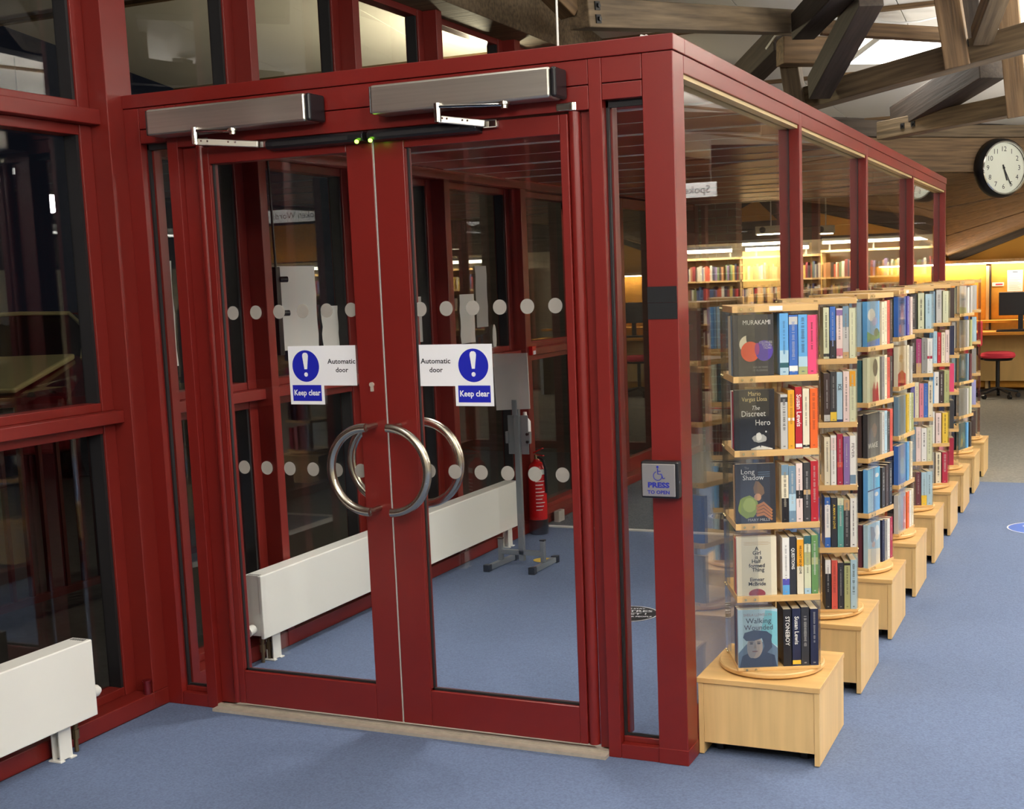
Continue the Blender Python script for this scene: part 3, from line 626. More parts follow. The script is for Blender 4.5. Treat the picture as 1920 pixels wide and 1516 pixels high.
# the same roof goes on over the rest of the room (seen in the glass reflections)
for i, (x, y) in enumerate(((2.9, 1.0), (2.9, -3.2), (5.6, 2.6), (5.6, -1.6), (0.6, -5.0), (4.4, 6.2))):
    z = ceil_z(x, y) - 1.05
    nm = ('front', 'rear', 'far', 'middle', 'rearmost', 'inner')[i]
    CUR[0] = empty('roof_truss', (x, y, z), label='%s timber roof truss out in the library' % nm, cat='roof truss')
    beam('tie_beam', (x - 1.9, y + 0.9, z), (x + 1.9, y - 0.9, z + 0.12), 0.15, 'timber', 'timber tie beam of the %s truss out in the library' % nm)
    beam('rafter', (x - 1.6, y + 0.7, z + 0.05), (x + 0.2, y - 0.1, z + 0.72), 0.17, 'timberd', 'left rafter of the %s truss out in the library' % nm)
    beam('rafter', (x + 1.7, y - 0.7, z + 0.05), (x - 0.1, y + 0.1, z + 0.74), 0.17, 'timberd', 'right rafter of the %s truss out in the library' % nm)
    beam('post', (x, y, z - 0.1), (x, y, z + 0.72), 0.15, 'timberw', 'middle post of the %s truss out in the library' % nm)

CUR[0] = empty('roof_truss', (-0.6, 0.5, 3.4), label='timber roof truss high over the lobby doors', cat='roof truss')
beam('rafter', (-1.06, 1.80, 2.97), (-1.42, 1.25, 3.45), 0.13, 'timberw', 'timber rafter rising from the left end of the broad timber', h=0.14)
beam('rafter', (0.2, 0.5, 3.35), (0.75, 3.3, 3.40), 0.16, 'timberd', 'dark rafter high over the lobby corner')
beam('rafter', (-1.9, 0.2, 3.42), (-0.2, 2.2, 3.50), 0.16, 'timberd', 'dark rafter high over the lobby roof')
beam('brace', (0.9, -1.2, 3.0), (-0.6, 0.6, 3.75), 0.15, 'timber', 'timber brace high in front of the lobby doors')
beam('brace', (-1.7, -2.2, 3.2), (0.2, -1.4, 3.9), 0.15, 'timber', 'timber brace high over the left window')
beam('rafter', (-1.6, 2.55, 3.36), (0.9, 1.3, 3.52), 0.2, 'timberd', 'dark rafter high over the lobby corner, crossing the other')
beam('rafter', (-0.95, 0.9, 3.38), (0.55, 2.75, 3.42), 0.2, 'timber', 'grey rafter high over the lobby corner')
CUR[0] = None
# white cables
cb = obj('cable', MB().tube([(-0.50, 4.77, 3.36), (-0.25, 4.86, 3.335), (0.0, 4.96, 3.305), (0.12, 5.0, 3.31), (0.28, 5.08, 3.345)], 0.008, 6), 'white', smooth=True); tag(cb, 'white cable along the slim timber above the square light', 'cable')
cb = obj('cable', MB().tube([(-0.72, 4.20, 3.10), (-0.62, 4.05, 3.15), (-0.54, 4.04, 3.155), (-0.49, 4.08, 3.14)], 0.011, 6), 'white', smooth=True); tag(cb, 'white cable bent over the chunky timber block', 'cable')

# ceiling light panels: the one in view and the others of the same row out of frame
def panel(x, y, rot, label, sx=0.60, sy=0.58, watt=LIGHT_W):
    z = ceil_z(x, y) - 0.045
    t = empty('ceiling_light', (x, y, z), label=label, cat='ceiling light', rot=(-math.atan(0.12), 0, rot), group='square ceiling lights')
    fr = MB(); a, b = sx / 2, sy / 2
    fr.box(-a - .02, a + .02, -b - .02, -b, -0.012, 0.02).box(-a - .02, a + .02, b, b + .02, -0.012, 0.02).box(-a - .02, -a, -b, b, -0.012, 0.02).box(a, a + .02, -b, b, -0.012, 0.02)
    obj('frame', fr, 'white', t); obj('diffuser', MB().box(-a, a, -b, b, -0.004, 0.01), 'diff', t)
    l = bpy.data.lights.new('panel_lamp', 'AREA'); l.shape = 'RECTANGLE'; l.size = sx * .96; l.size_y = sy * .96; l.energy = watt; l.color = LIGHT_COL
    lo = bpy.data.objects.new('panel_lamp', l); COL.objects.link(lo); lo.parent = t; lo.location = (0, 0, -0.02)
panel(-0.10, 5.78, R(33), 'bright square ceiling light between the roof timbers')
for i, (x, y) in enumerate(((3.2, 3.2), (3.8, 0.4), (3.2, -2.4), (4.2, -3.6), (4.4, 4.6), (0.2, -5.6), (3.4, 8.4), (6.2, 1.2), (6.2, 6.8), (-0.9, 2.6), (-0.9, -1.7))):
    if (x, y) == (-0.9, 2.6): continue
    panel(x, y, R(0), 'square ceiling light out in the library, number %s along' % ('one two three four five six seven eight nine ten eleven'.split()[i]))
# opal globes added out of view to brighten the door screen and ceiling
def pendant(x, y, z, label):
    t = empty('fill_globe_light', (x, y, z), label=label, cat='added fill light', group='added opal globes')
    obj('globe', MB().lathe([(0.0, -0.16), (0.06, -0.148), (0.113, -0.113), (0.148, -0.06), (0.16, 0.0), (0.148, 0.06), (0.113, 0.113), (0.06, 0.148), (0.0, 0.16)], 24), 'globe', t, smooth=True)
    obj('drop_rod', MB().cyl((0, 0, 0.16), (0, 0, ceil_z(x, y) - z), 0.01, n=8), 'zinc', t)
for i, (x, y, z) in enumerate(((4.6, -1.8, 2.9), (2.1, -3.1, 2.95), (5.2, 3.4, 2.8), (5.0, 7.2, 2.8), (0.0, -4.4, 3.0))):
    pendant(x, y, z, 'added unseen opal globe hanging out in the library, %s from the rear' % ('third', 'second', 'fourth', 'fifth', 'first')[i])
# long two-way pendants added out of view to brighten the ceiling
def linear(x, y, z, L, label):
    t = empty('fill_linear_light', (x, y, z), label=label, cat='added fill light', group='added two-way pendants')
    obj('housing', MB().box(-0.07, 0.07, -L / 2, L / 2, -0.03, 0.03), 'white', t, bevel=0.006); obj('diffuser', MB().box(-0.06, 0.06, -L / 2 + .02, L / 2 - .02, -0.036, -0.03), 'diff2', t)
    for k in (-1, 1): obj('hanging_wire', MB().cyl((0, k * L * .4, 0.03), (0, k * L * .4, ceil_z(x, y + k * L * .4) - z), 0.003, n=6), 'zinc', t)
    for nm, e, rx, dz in (('fill_up_lamp', FILL_UP_W, math.pi, 0.04), ('fill_down_lamp', FILL_UP_W * 0.02, 0, -0.045)):
        l = bpy.data.lights.new(nm, 'AREA'); l.shape = 'RECTANGLE'; l.size = 0.12; l.size_y = L - 0.05; l.energy = e; l.color = LIGHT_COL
        lo = bpy.data.objects.new(nm, l); COL.objects.link(lo); lo.parent = t; lo.location = (0, 0, dz); lo.rotation_euler = (rx, 0, 0)
for i, (x, y, z) in enumerate(((3.4, -3.4, 2.75), (2.8, 1.6, 2.5), (2.5, 5.4, 2.3))):
    linear(x, y, z, 2.4, 'added unseen long pendant lighting up and down out in the library, %s from the rear' % ('first', 'second', 'third')[i])
for ly, lw in ((0.80, 10),):  # lamp added out of sight behind the header, brightening the lobby floor
  t = empty('lobby_fill_light', (-1.15, ly, 2.338), label='added round fill light hidden in the lobby, %s' % ('just inside the doors' if ly < 3 else 'over the grey matting'), cat='ceiling light')
  obj('rim', MB().lathe([(0.0, -0.03), (0.15, -0.03), (0.16, 0.0), (0.0, 0.0)], 28), 'white', t, smooth=True); obj('diffuser', MB().lathe([(0.0, -0.036), (0.135, -0.036), (0.14, -0.03), (0.0, -0.03)], 28), 'diff', t)
  l = bpy.data.lights.new('lobby_fill_lamp', 'AREA'); l.shape = 'DISK'; l.size = 0.27; l.spread = R(125); l.energy = lw; l.color = LIGHT_COL
  lo = bpy.data.objects.new('lobby_fill_lamp', l); COL.objects.link(lo); lo.parent = t; lo.location = (0, 0, -0.045)

# ------------------------------------------------------------------ diagonal timber bulkhead with the clock
dx, dy = 0.7557, 0.6549
bh = empty('wall_bulkhead', (-0.138, 9.173, 0), kind='structure'); bh.rotation_euler = (0, 0, math.atan2(dy, dx))
for z0, z1 in ((2.943, 3.06), (2.607, 2.937)):
    for k, (a, b) in enumerate(((-2.6, 1.4), (1.404, 4.6))): B('timber_board', a, b, 0.0, 0.06, z0, z1, 'timberw' if z0 < 2.7 else 'timber', bh, 0.004)
B('timber_board', -2.6, 4.6, 0.02, 0.08, 3.066, 3.4, 'timberd', bh)
# soffit boards falling from the bulkhead to the far wall
L2 = [Vector((-1.0, 14.2, 2.02)), Vector((-0.68, 14.2, 1.79)), Vector((0.9, 14.2, 2.37)), Vector((3.0, 14.2, 2.75))]
U = [Vector((-1.0, 8.95, 2.6)), Vector((-0.193, 9.263, 2.605)), Vector((0.692, 10.015, 2.605)), Vector((2.74, 11.83, 2.605))]
so = empty('ceiling_soffit', kind='structure')
nb = 9
for i in range(len(U) - 1):
    for k in range(nb):
        f0, f1 = (k + 0.03) / nb, (k + 0.97) / nb
        q = [U[i].lerp(L2[i], f0), U[i + 1].lerp(L2[i + 1], f0), U[i + 1].lerp(L2[i + 1], f1), U[i].lerp(L2[i], f1)]
        c = sum(q, Vector()) / 4
        up = Vector((0, 0, 0.03 + 0.006 * (k % 2)))
        dz = Vector((0, 0, 0.004 * ((k * 7 + i * 3) % 3)))
        obj('soffit_board', MB().hexa([p - c + dz for p in q] + [p - c + up + dz for p in q]), 'timberw', so, c)
for i in range(len(L2) - 1):
    beam('verge_beam', L2[i] + Vector((0, -0.06, 0.06)), L2[i + 1] + Vector((0, -0.06, 0.06)), 0.12, 'timberd', 'dark sloping timber along the top of the far ochre wall, piece %s from the left' % ('one two three four five'.split()[i]), h=0.26)

t = empty('wall_clock', (0.2985, 9.552, 2.633), label='round wall clock with black rim on the timber boards', cat='clock')
t.rotation_euler = (R(90), 0, math.atan2(dy, dx)); t.scale = (1.107, 1.107, 1.107)
obj('rim', MB().lathe([(0.0, 0.0), (0.262, 0.0), (0.268, 0.02), (0.258, 0.075), (0.236, 0.10), (0.226, 0.10), (0.222, 0.07), (0.0, 0.07)], 48), 'black', t, smooth=True)
obj('chrome_ring', MB().lathe([(0.222, 0.085), (0.238, 0.085), (0.236, 0.103), (0.226, 0.106), (0.222, 0.10), (0.222, 0.085)], 48, caps=False), 'chrome', t, smooth=True)
obj('face', MB().lathe([(0.0, 0.07), (0.222, 0.07), (0.222, 0.074), (0.0, 0.074)], 48), 'clockface', t)
for h in range(1, 13):
    a = R(90 - 30 * h); text('numeral', str(h), 0.062, (0.165 * math.cos(a), 0.165 * math.sin(a), 0.0742), (1, 0, 0), (0, 1, 0), 'ink', t)
for a, L, wd, nm in ((90 - 30 * 5.42, 0.115, 0.012, 'hour_hand'), (90 - 6 * 25.5, 0.165, 0.008, 'minute_hand')):
    a = R(a); obj(nm, MB().beam((-0.03 * math.cos(a), -0.03 * math.sin(a), 0.08), (L * math.cos(a), L * math.sin(a), 0.08), wd, 0.002), 'ink', t)
obj('hub', MB().lathe([(0, 0.078), (0.01, 0.078), (0.01, 0.085), (0, 0.085)], 12), 'ink', t)

# ------------------------------------------------------------------ far end: computer desk, chair, pinboards, strip light
tag(obj('strip_light', MB().box(-1.0, 1.6, -0.05, 0.05, -0.012, 0.03).box(-0.95, 1.55, -0.045, 0.045, -0.03, -0.012, 1), ['beech', 'tube'], None, (-0.1, 13.95, 1.735)), 'long glowing strip light above the computer desk', 'strip light')
def strip_lamp(x, y, z, L, wt, up=False):
    l = bpy.data.lights.new('strip_lamp', 'AREA'); l.shape = 'RECTANGLE'; l.size = L; l.size_y = 0.06; l.energy = wt; l.color = (1.0, 0.84, 0.58)
    lo = bpy.data.objects.new('strip_lamp', l); COL.objects.link(lo); lo.location = (x, y, z)
    if up: lo.rotation_euler = (math.pi, 0, 0)
strip_lamp(-0.1, 13.88, 1.70, 2.4, 9); strip_lamp(-0.1, 13.88, 1.78, 2.4, 2.5, True)
pb = empty('pinboard', (0, 14.0, 0), label='ochre pinboard screen behind the computer desk', cat='pinboard')
for x0, x1 in ((-1.1, -0.17), (-0.10, 0.75), (0.78, 1.6)): obj('board_panel', MB().box(x0, x1, -0.02, 0.02, 0.05, 1.722), 'pin', pb, bevel=0.003)
obj('board_divider', MB().box(-0.165, -0.125, -0.06, 0.02, 0.0, 1.68), 'beech', pb, bevel=0.002); obj('board_divider', MB().box(-0.12, -0.105, -0.05, 0.02, 0.0, 1.68), 'timberd', pb)
t = empty('desk_notice', (0.20, 13.978, 1.33), label='white printed notice pinned above the computer monitor', cat='notice')
obj('sheet', MB().box(-0.098, 0.098, -0.003, 0, 0.0, 0.28), 'paper', t)
for k in range(10): obj('print_line', MB().box(-0.075, 0.075 - 0.02 * (k % 3), -0.0035, -0.003, 0.03 + k * 0.021, 0.036 + k * 0.021), 'lightgrey', t)
obj('print_heading', MB().box(-0.035, 0.035, -0.0035, -0.003, 0.252, 0.262), 'ink', t)
tag(obj('label_strip', MB().box(-0.075, 0.075, -0.004, 0, 0, 0.05).box(-0.03, 0.06, -0.005, -0.004, 0.014, 0.034, 1), ['paper', 'pinkseat'], None, (-0.015, 13.978, 1.405)), 'small white and red label left of the pinned notice', 'label')
t = empty('computer_desk', (0.2, 13.58, 0), label='long ochre desk top under the monitor at the far end', cat='desk')
obj('desk_top', MB().box(-0.9, 1.6, -0.38, 0.36, 0.79, 0.83), 'pin', t, bevel=0.004); obj('back_panel', MB().box(-0.9, 1.6, 0.25, 0.28, 0.15, 0.79), 'shelfback', t)
obj('monitor_shelf', MB().box(-0.9, 1.6, 0.12, 0.36, 0.93, 0.96), 'pin', t)
for x in (-0.88, 1.4): obj('leg', MB().box(x, x + 0.05, -0.3, 0.3, 0, 0.79), 'zinc', t)
t = empty('computer_monitor', (0.30, 13.55, 0.831), label='black computer monitor on the far desk', cat='monitor')
obj('screen', MB().box(-0.27, 0.27, -0.02, 0.02, 0.20, 0.50), 'screen', t, bevel=0.005); obj('stand', MB().box(-0.03, 0.03, -0.01, 0.03, 0.02, 0.25), 'black', t); obj('foot', MB().box(-0.12, 0.12, -0.09, 0.09, 0, 0.02), 'black', t, bevel=0.004)
t = empty('computer_keyboard', (0.22, 13.32, 0.831), label='black keyboard in front of the far monitor', cat='keyboard')
obj('case', MB().box(-0.2, 0.2, -0.07, 0.07, 0, 0.02), 'black', t, bevel=0.004)
for r_ in range(4): obj('key_row', MB().box(-0.19, 0.19, -0.06 + r_ * 0.03, -0.036 + r_ * 0.03, 0.02, 0.026), 'screen', t)
tag(obj('desktop_computer', MB().box(-0.22, 0.22, -0.12, 0.12, 0, 0.11), 'screen', None, (0.66, 13.40, 0.831), None, 0.006), 'flat black computer box beside the far monitor stand', 'computer')
t = empty('desk_chair', (0.06, 13.05, 0), label='pink-red swivel chair at the far computer desk', cat='chair')
obj('seat', MB().lathe([(0.0, 0.50), (0.15, 0.505), (0.20, 0.515), (0.215, 0.54), (0.20, 0.575), (0.14, 0.59), (0.0, 0.592)], 28), 'pinkseat', t, smooth=True)
obj('seat_pan', MB().lathe([(0.0, 0.475), (0.17, 0.48), (0.19, 0.505), (0.0, 0.508)], 24), 'black', t, smooth=True)
obj('column', MB().cyl((0, 0, 0.12), (0, 0, 0.48), 0.026), 'black', t, smooth=True)
for k in range(5):
    a = R(20 + 72 * k); e = Vector((0.26 * math.cos(a), 0.26 * math.sin(a), 0.075))
    lg = obj('leg', MB().beam((0, 0, 0.13), e, 0.035, 0.03), 'black', t, bevel=0.006)
    obj('castor', MB().cyl((e.x - 0.018 * math.sin(a), e.y + 0.018 * math.cos(a), 0.03), (e.x + 0.018 * math.sin(a), e.y - 0.018 * math.cos(a), 0.03), 0.03, n=14), 'black', lg, smooth=True)
obj('backrest', MB().box(-0.24, -0.20, -0.16, 0.16, 0.66, 0.98), 'pinkseat', t, bevel=0.018); obj('back_stem', MB().tube([(-0.12, 0, 0.49), (-0.21, 0, 0.50), (-0.245, 0, 0.56), (-0.245, 0, 0.82)], 0.014, 8), 'black', t, smooth=True)

# ------------------------------------------------------------------ bookcases at the far end with glowing strip lights
PAL = [rgb(*c) for c in ((205, 196, 180), (120, 40, 44), (60, 62, 78), (196, 170, 90), (66, 90, 130), (176, 80, 60), (226, 220, 205), (58, 52, 50), (100, 120, 84), (150, 110, 80), (190, 60, 66), (120, 100, 140))]
pm = [mat('spine_tone_%s' % ('one two three four five six seven eight nine ten eleven twelve'.split()[i]), c, 0.6) for i, c in enumerate(PAL)]
far_books = MB()
def bookcase(x0, x1, y, label, tubes, zt=1.93, rows=(0.35, 0.66, 0.97, 1.28, 1.59)):
    t = empty('bookcase', ((x0 + x1) / 2, y, 0), label=label, cat='bookcase'); h = (x1 - x0) / 2
    for s in (-1, 1): obj('side_panel', MB().box(s * h - 0.02, s * h + 0.02, -0.15, 0.15, 0, zt), 'shelfback', t, bevel=0.003)
    obj('back_panel', MB().box(-h, h, 0.13, 0.15, 0.05, zt), 'shelfback', t)
    obj('top_board', MB().box(-h, h, -0.16, 0.15, zt - 0.03, zt), 'beech', t)
    for z in (0.05,) + tuple(rows): obj('shelf', MB().box(-h + .02, h - .02, -0.15, 0.13, z - 0.012, z + 0.012), 'beech', t)
    n = int((x1 - x0) / 0.9); 
    for i in range(1, n): obj('upright', MB().box(-h + 2 * h * i / n - 0.01, -h + 2 * h * i / n + 0.01, -0.15, 0.13, 0.05, zt - 0.03), 'beech', t)
    for z in rows[1:]:
        x = x0 + 0.04
        while x < x1 - 0.06:
            wd = random.uniform(0.018, 0.045); hh = random.uniform(0.17, 0.235)
            if random.random() < 0.93: far_books.box(x, x + wd * 0.93, y - 0.13, y + 0.02, z + 0.012, z + 0.012 + hh, random.randrange(12))
            x += wd
    for k, (a, b) in enumerate(tubes):
        sl = obj('strip_light', MB().box(-(b - a) / 2, (b - a) / 2, -0.04, 0.04, 0.02, 0.06), 'white', None, ((a + b) / 2, y - 0.24, zt + 0.10))
        tag(sl, 'glowing strip light %s over the %s' % (('first', 'second', 'third')[k], label), 'strip light')
        obj('tube', MB().box(-(b - a) / 2 + .01, (b - a) / 2 - .01, -0.035, 0.035, -0.02, 0.02), 'tube', sl)
        for e in (-1, 1): obj('light_arm', MB().box(e * (b - a) * .4 - 0.01, e * (b - a) * .4 + 0.01, 0.0, 0.26, 0.025, 0.04).box(e * (b - a) * .4 - 0.01, e * (b - a) * .4 + 0.01, 0.24, 0.26, -0.10, 0.04), 'white', sl)
        strip_lamp((a + b) / 2, y - 0.24, zt + 0.075, b - a, 16 * (b - a))
bookcase(-3.4, -2.35, 13.4, 'tall honey bookcase at the far left behind the lobby', (), zt=1.95)
bookcase(-2.3, -0.75, 13.7, 'long bookcase behind the lobby side glass', ((-2.25, -1.75), (-1.65, -1.2), (-1.15, -0.8)), zt=1.97)
bookcase(2.2, 4.6, 14.0, 'bookcase on the far wall right of the computers', ((2.4, 3.3), (3.5, 4.4)))
bookcase(5.0, 7.6, 14.0, 'bookcase in the far right corner of the library', ((5.2, 6.2), (6.4, 7.4)))
tag(obj('distant_books', far_books, pm), 'rows of small books on the far bookcases', 'books', kind='stuff')
for x0, x1, y, z, lab in ((-2.95, -2.55, 12.6, 2.22, 'beige box spotlight above the far left bookcase'), (-2.2, -1.98, 12.9, 2.2, 'small beige box light left of the strip lights')):
    t = empty('box_light', ((x0 + x1) / 2, y, z), label=lab, cat='light'); h = (x1 - x0) / 2
    obj('housing', MB().box(-h, h, -0.05, 0.05, -0.02, 0.08), 'cream', t, bevel=0.006); obj('tube', MB().box(-h + .02, h - .02, -0.04, 0.04, -0.035, -0.02), 'tube', t); obj('bezel', MB().cyl((-h * .5, -0.05, 0.03), (-h * .5, -0.06, 0.03), 0.04), 'gasket', t); obj('drop_rod', MB().cyl((0, 0, 0.08), (0, 0, ceil_z((x0 + x1) / 2, y) - z), 0.008, n=8), 'white', t)

# rack with oval holes standing before the far left bookcase
t = empty('display_rack', (-2.50, 11.0, 0), label='honey wooden rack with a row of oval holes behind the lobby', cat='rack')
obj('rack_board', MB().box(-0.42, 0.42, -0.02, 0.02, 1.52, 1.95), 'shelfback', t)
for i in range(7):
    x = -0.36 + i * 0.12; obj('rack_slat', MB().box(x - 0.035, x + 0.035, -0.02, 0.02, 1.30, 1.52), 'beech', t, bevel=0.012)
obj('rack_rail', MB().box(-0.42, 0.42, -0.025, 0.025, 1.24, 1.31), 'beech', t); obj('rack_base', MB().box(-0.42, 0.42, -0.2, 0.2, 0.0, 1.24), 'shelfback', t)

sl = obj('strip_light', MB().box(-0.31, 0.31, -0.03, 0.03, 0.015, 0.05), 'white', None, (-2.50, 10.78, 2.03)); tag(sl, 'glowing strip light over the honey rack with oval holes', 'strip light')
obj('tube', MB().box(-0.30, 0.30, -0.025, 0.025, -0.015, 0.015), 'tube', sl)
for e in (-0.25, 0.25): obj('light_arm', MB().box(e - .01, e + .01, 0.0, 0.23, 0.02, 0.035).box(e - .01, e + .01, 0.2, 0.22, -0.1, 0.035), 'white', sl)
strip_lamp(-2.50, 10.74, 2.0, 0.6, 7)
# brick pillar beyond the lobby end
bp = empty('wall_pillar', (-2.19, 8.15, 0), kind='structure')
obj('mortar_core', MB().box(-0.20, 0.20, -0.10, 0.10, 0, 2.5), 'mortar', bp)
bm_ = None
for r_ in range(32):
    off = 0.0 if r_ % 2 else 0.1075
    for k in range(-1, 3):
        x0 = max(-0.208, -0.215 + k * 0.225 + off - 0.11); x1 = min(0.208, -0.215 + k * 0.225 + off + 0.105)
        if x1 - x0 < 0.04: continue
        o = obj('brick', MB().box(x0, x1, -0.108, 0.108, r_ * 0.077 + 0.005, r_ * 0.077 + 0.07), 'brick', bp)

# "Spoken Words" sign and wires, hanging out of frame and seen mirrored in the glass
t = empty('hanging_sign', (2.69, 8.75, 2.48), rotz=R(0), label='white hanging sign lettered Spoken Words', cat='sign')
obj('board', MB().box(-0.42, 0.42, -0.008, 0.008, 0, 0.15), 'sign', t)
text('sign_lettering', 'Spoken Words', 0.11, (0, -0.0085, 0.075), (1, 0, 0), (0, 0, 1), 'ink', t, fit=0.70)
for x in (-0.36, 0.36): obj('sign_wire', MB().cyl((x, 0, 0.15), (x, 0, 0.6), 0.003, n=6), 'zinc', t)

# ------------------------------------------------------------------ outside in the dark: ground, railing, parked car, added wall lamp
B('ground', -16, -2.46, -9, 16, -0.30, -0.05, 'asphalt', kind='structure')
t = empty('railing', (-4.0, 1.2, -0.05), label='dark maroon railing outside the window', cat='railing')
for z in (0.12, 0.98): obj('rail', MB().box(-0.02, 0.02, -1.6, 1.6, z - 0.02, z + 0.02), 'rail_out', t)
for i in range(24): obj('bar', MB().box(-0.012, 0.012, -1.5 + i * 0.128, -1.476 + i * 0.128, 0.14, 0.96), 'rail_out', t)
for y in (-1.6, 1.6): obj('end_post', MB().box(-0.03, 0.03, y - 0.03, y + 0.03, 0, 1.02), 'rail_out', t)
t = empty('car', (-9.2, 6.13, -0.05), rotz=R(-60), label='maroon car with a reflection coloured onto its bonnet, parked outside in the dark', cat='car')
bd = MB(); prof = [(-2.1, .35), (1.95, .32), (2.05, .55), (1.98, .84), (0.9, 1.16), (-1.9, 1.1), (-2.1, .8)]
bd.prism(prof, (0, -0.86, 0), (1, 0, 0), (0, 0, 1), (0, 1.72, 0)); obj('body', bd, 'carred', t, bevel=0.06, seg=3)
cb_ = MB(); cb_.hexa([(-1.8, -.78, 1.08), (0.95, -.78, 1.12), (0.95, .78, 1.12), (-1.8, .78, 1.08), (-1.3, -.6, 1.52), (0.12, -.6, 1.56), (0.12, .6, 1.56), (-1.3, .6, 1.52)]); obj('cabin', cb_, 'screen', t, bevel=0.05, seg=3)
obj('roof', MB().box(-1.3, 0.1, -0.62, 0.62, 1.53, 1.585), 'carred', t, bevel=0.03)
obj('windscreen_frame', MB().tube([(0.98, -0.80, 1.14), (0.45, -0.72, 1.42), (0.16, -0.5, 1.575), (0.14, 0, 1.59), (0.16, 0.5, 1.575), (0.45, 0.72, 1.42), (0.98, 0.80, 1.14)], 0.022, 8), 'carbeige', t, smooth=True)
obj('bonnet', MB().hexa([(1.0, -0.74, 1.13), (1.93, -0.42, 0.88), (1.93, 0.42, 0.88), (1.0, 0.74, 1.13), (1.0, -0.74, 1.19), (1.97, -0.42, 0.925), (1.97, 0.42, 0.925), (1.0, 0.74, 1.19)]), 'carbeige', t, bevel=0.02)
for s in (-1, 1):
    hl = obj('headlamp', MB().hexa([(1.72, s * .50, .80), (2.03, s * .48, .78), (1.9, s * .84, .80), (1.55, s * .86, .86), (1.72, s * .50, .92), (2.0, s * .48, .88), (1.84, s * .84, .92), (1.5, s * .86, 1.0)]), 'glass', t)
    for k in range(3): obj('lamp_reflector', MB().cyl((1.85, s * (.56 + .09 * k), .86), (1.95 - .03 * k, s * (.56 + .09 * k), .85), 0.01, 0.04, n=10), 'chrome', hl)
    for x in (-1.35, 1.3): obj('wheel', MB().cyl((x, s * .70, .31), (x, s * .87, .31), 0.31, n=24), 'black', t, smooth=True)
obj('grille', MB().box(2.0, 2.055, -0.42, 0.42, .62, .76), 'black', t); obj('grille_bar', MB().box(2.03, 2.07, -0.42, 0.42, .69, .71), 'chrome', t); obj('number_plate', MB().box(2.05, 2.065, -0.26, 0.26, .42, .53), 'sign', t)
obj('bumper', MB().box(1.9, 2.1, -0.8, 0.8, .32, .60), 'carred', t, bevel=0.05, seg=3)
t = empty('added_wall_lamp', (-2.48, 4.3, 3.0), label='added unseen lamp on the outer wall lighting the car', cat='lamp')  # lamp added out of view to light the parked car
obj('lamp_case', MB().box(-0.10, 0.0, -0.15, 0.15, 0, 0.12), 'white', t, bevel=0.01)
l = bpy.data.lights.new('car_fill_lamp', 'POINT'); l.energy = 70; l.color = (1, 0.9, 0.6); l.shadow_soft_size = 0.08
lo = bpy.data.objects.new('car_fill_lamp', l); COL.objects.link(lo); lo.parent = t; lo.location = (-0.25, 0, -0.05)

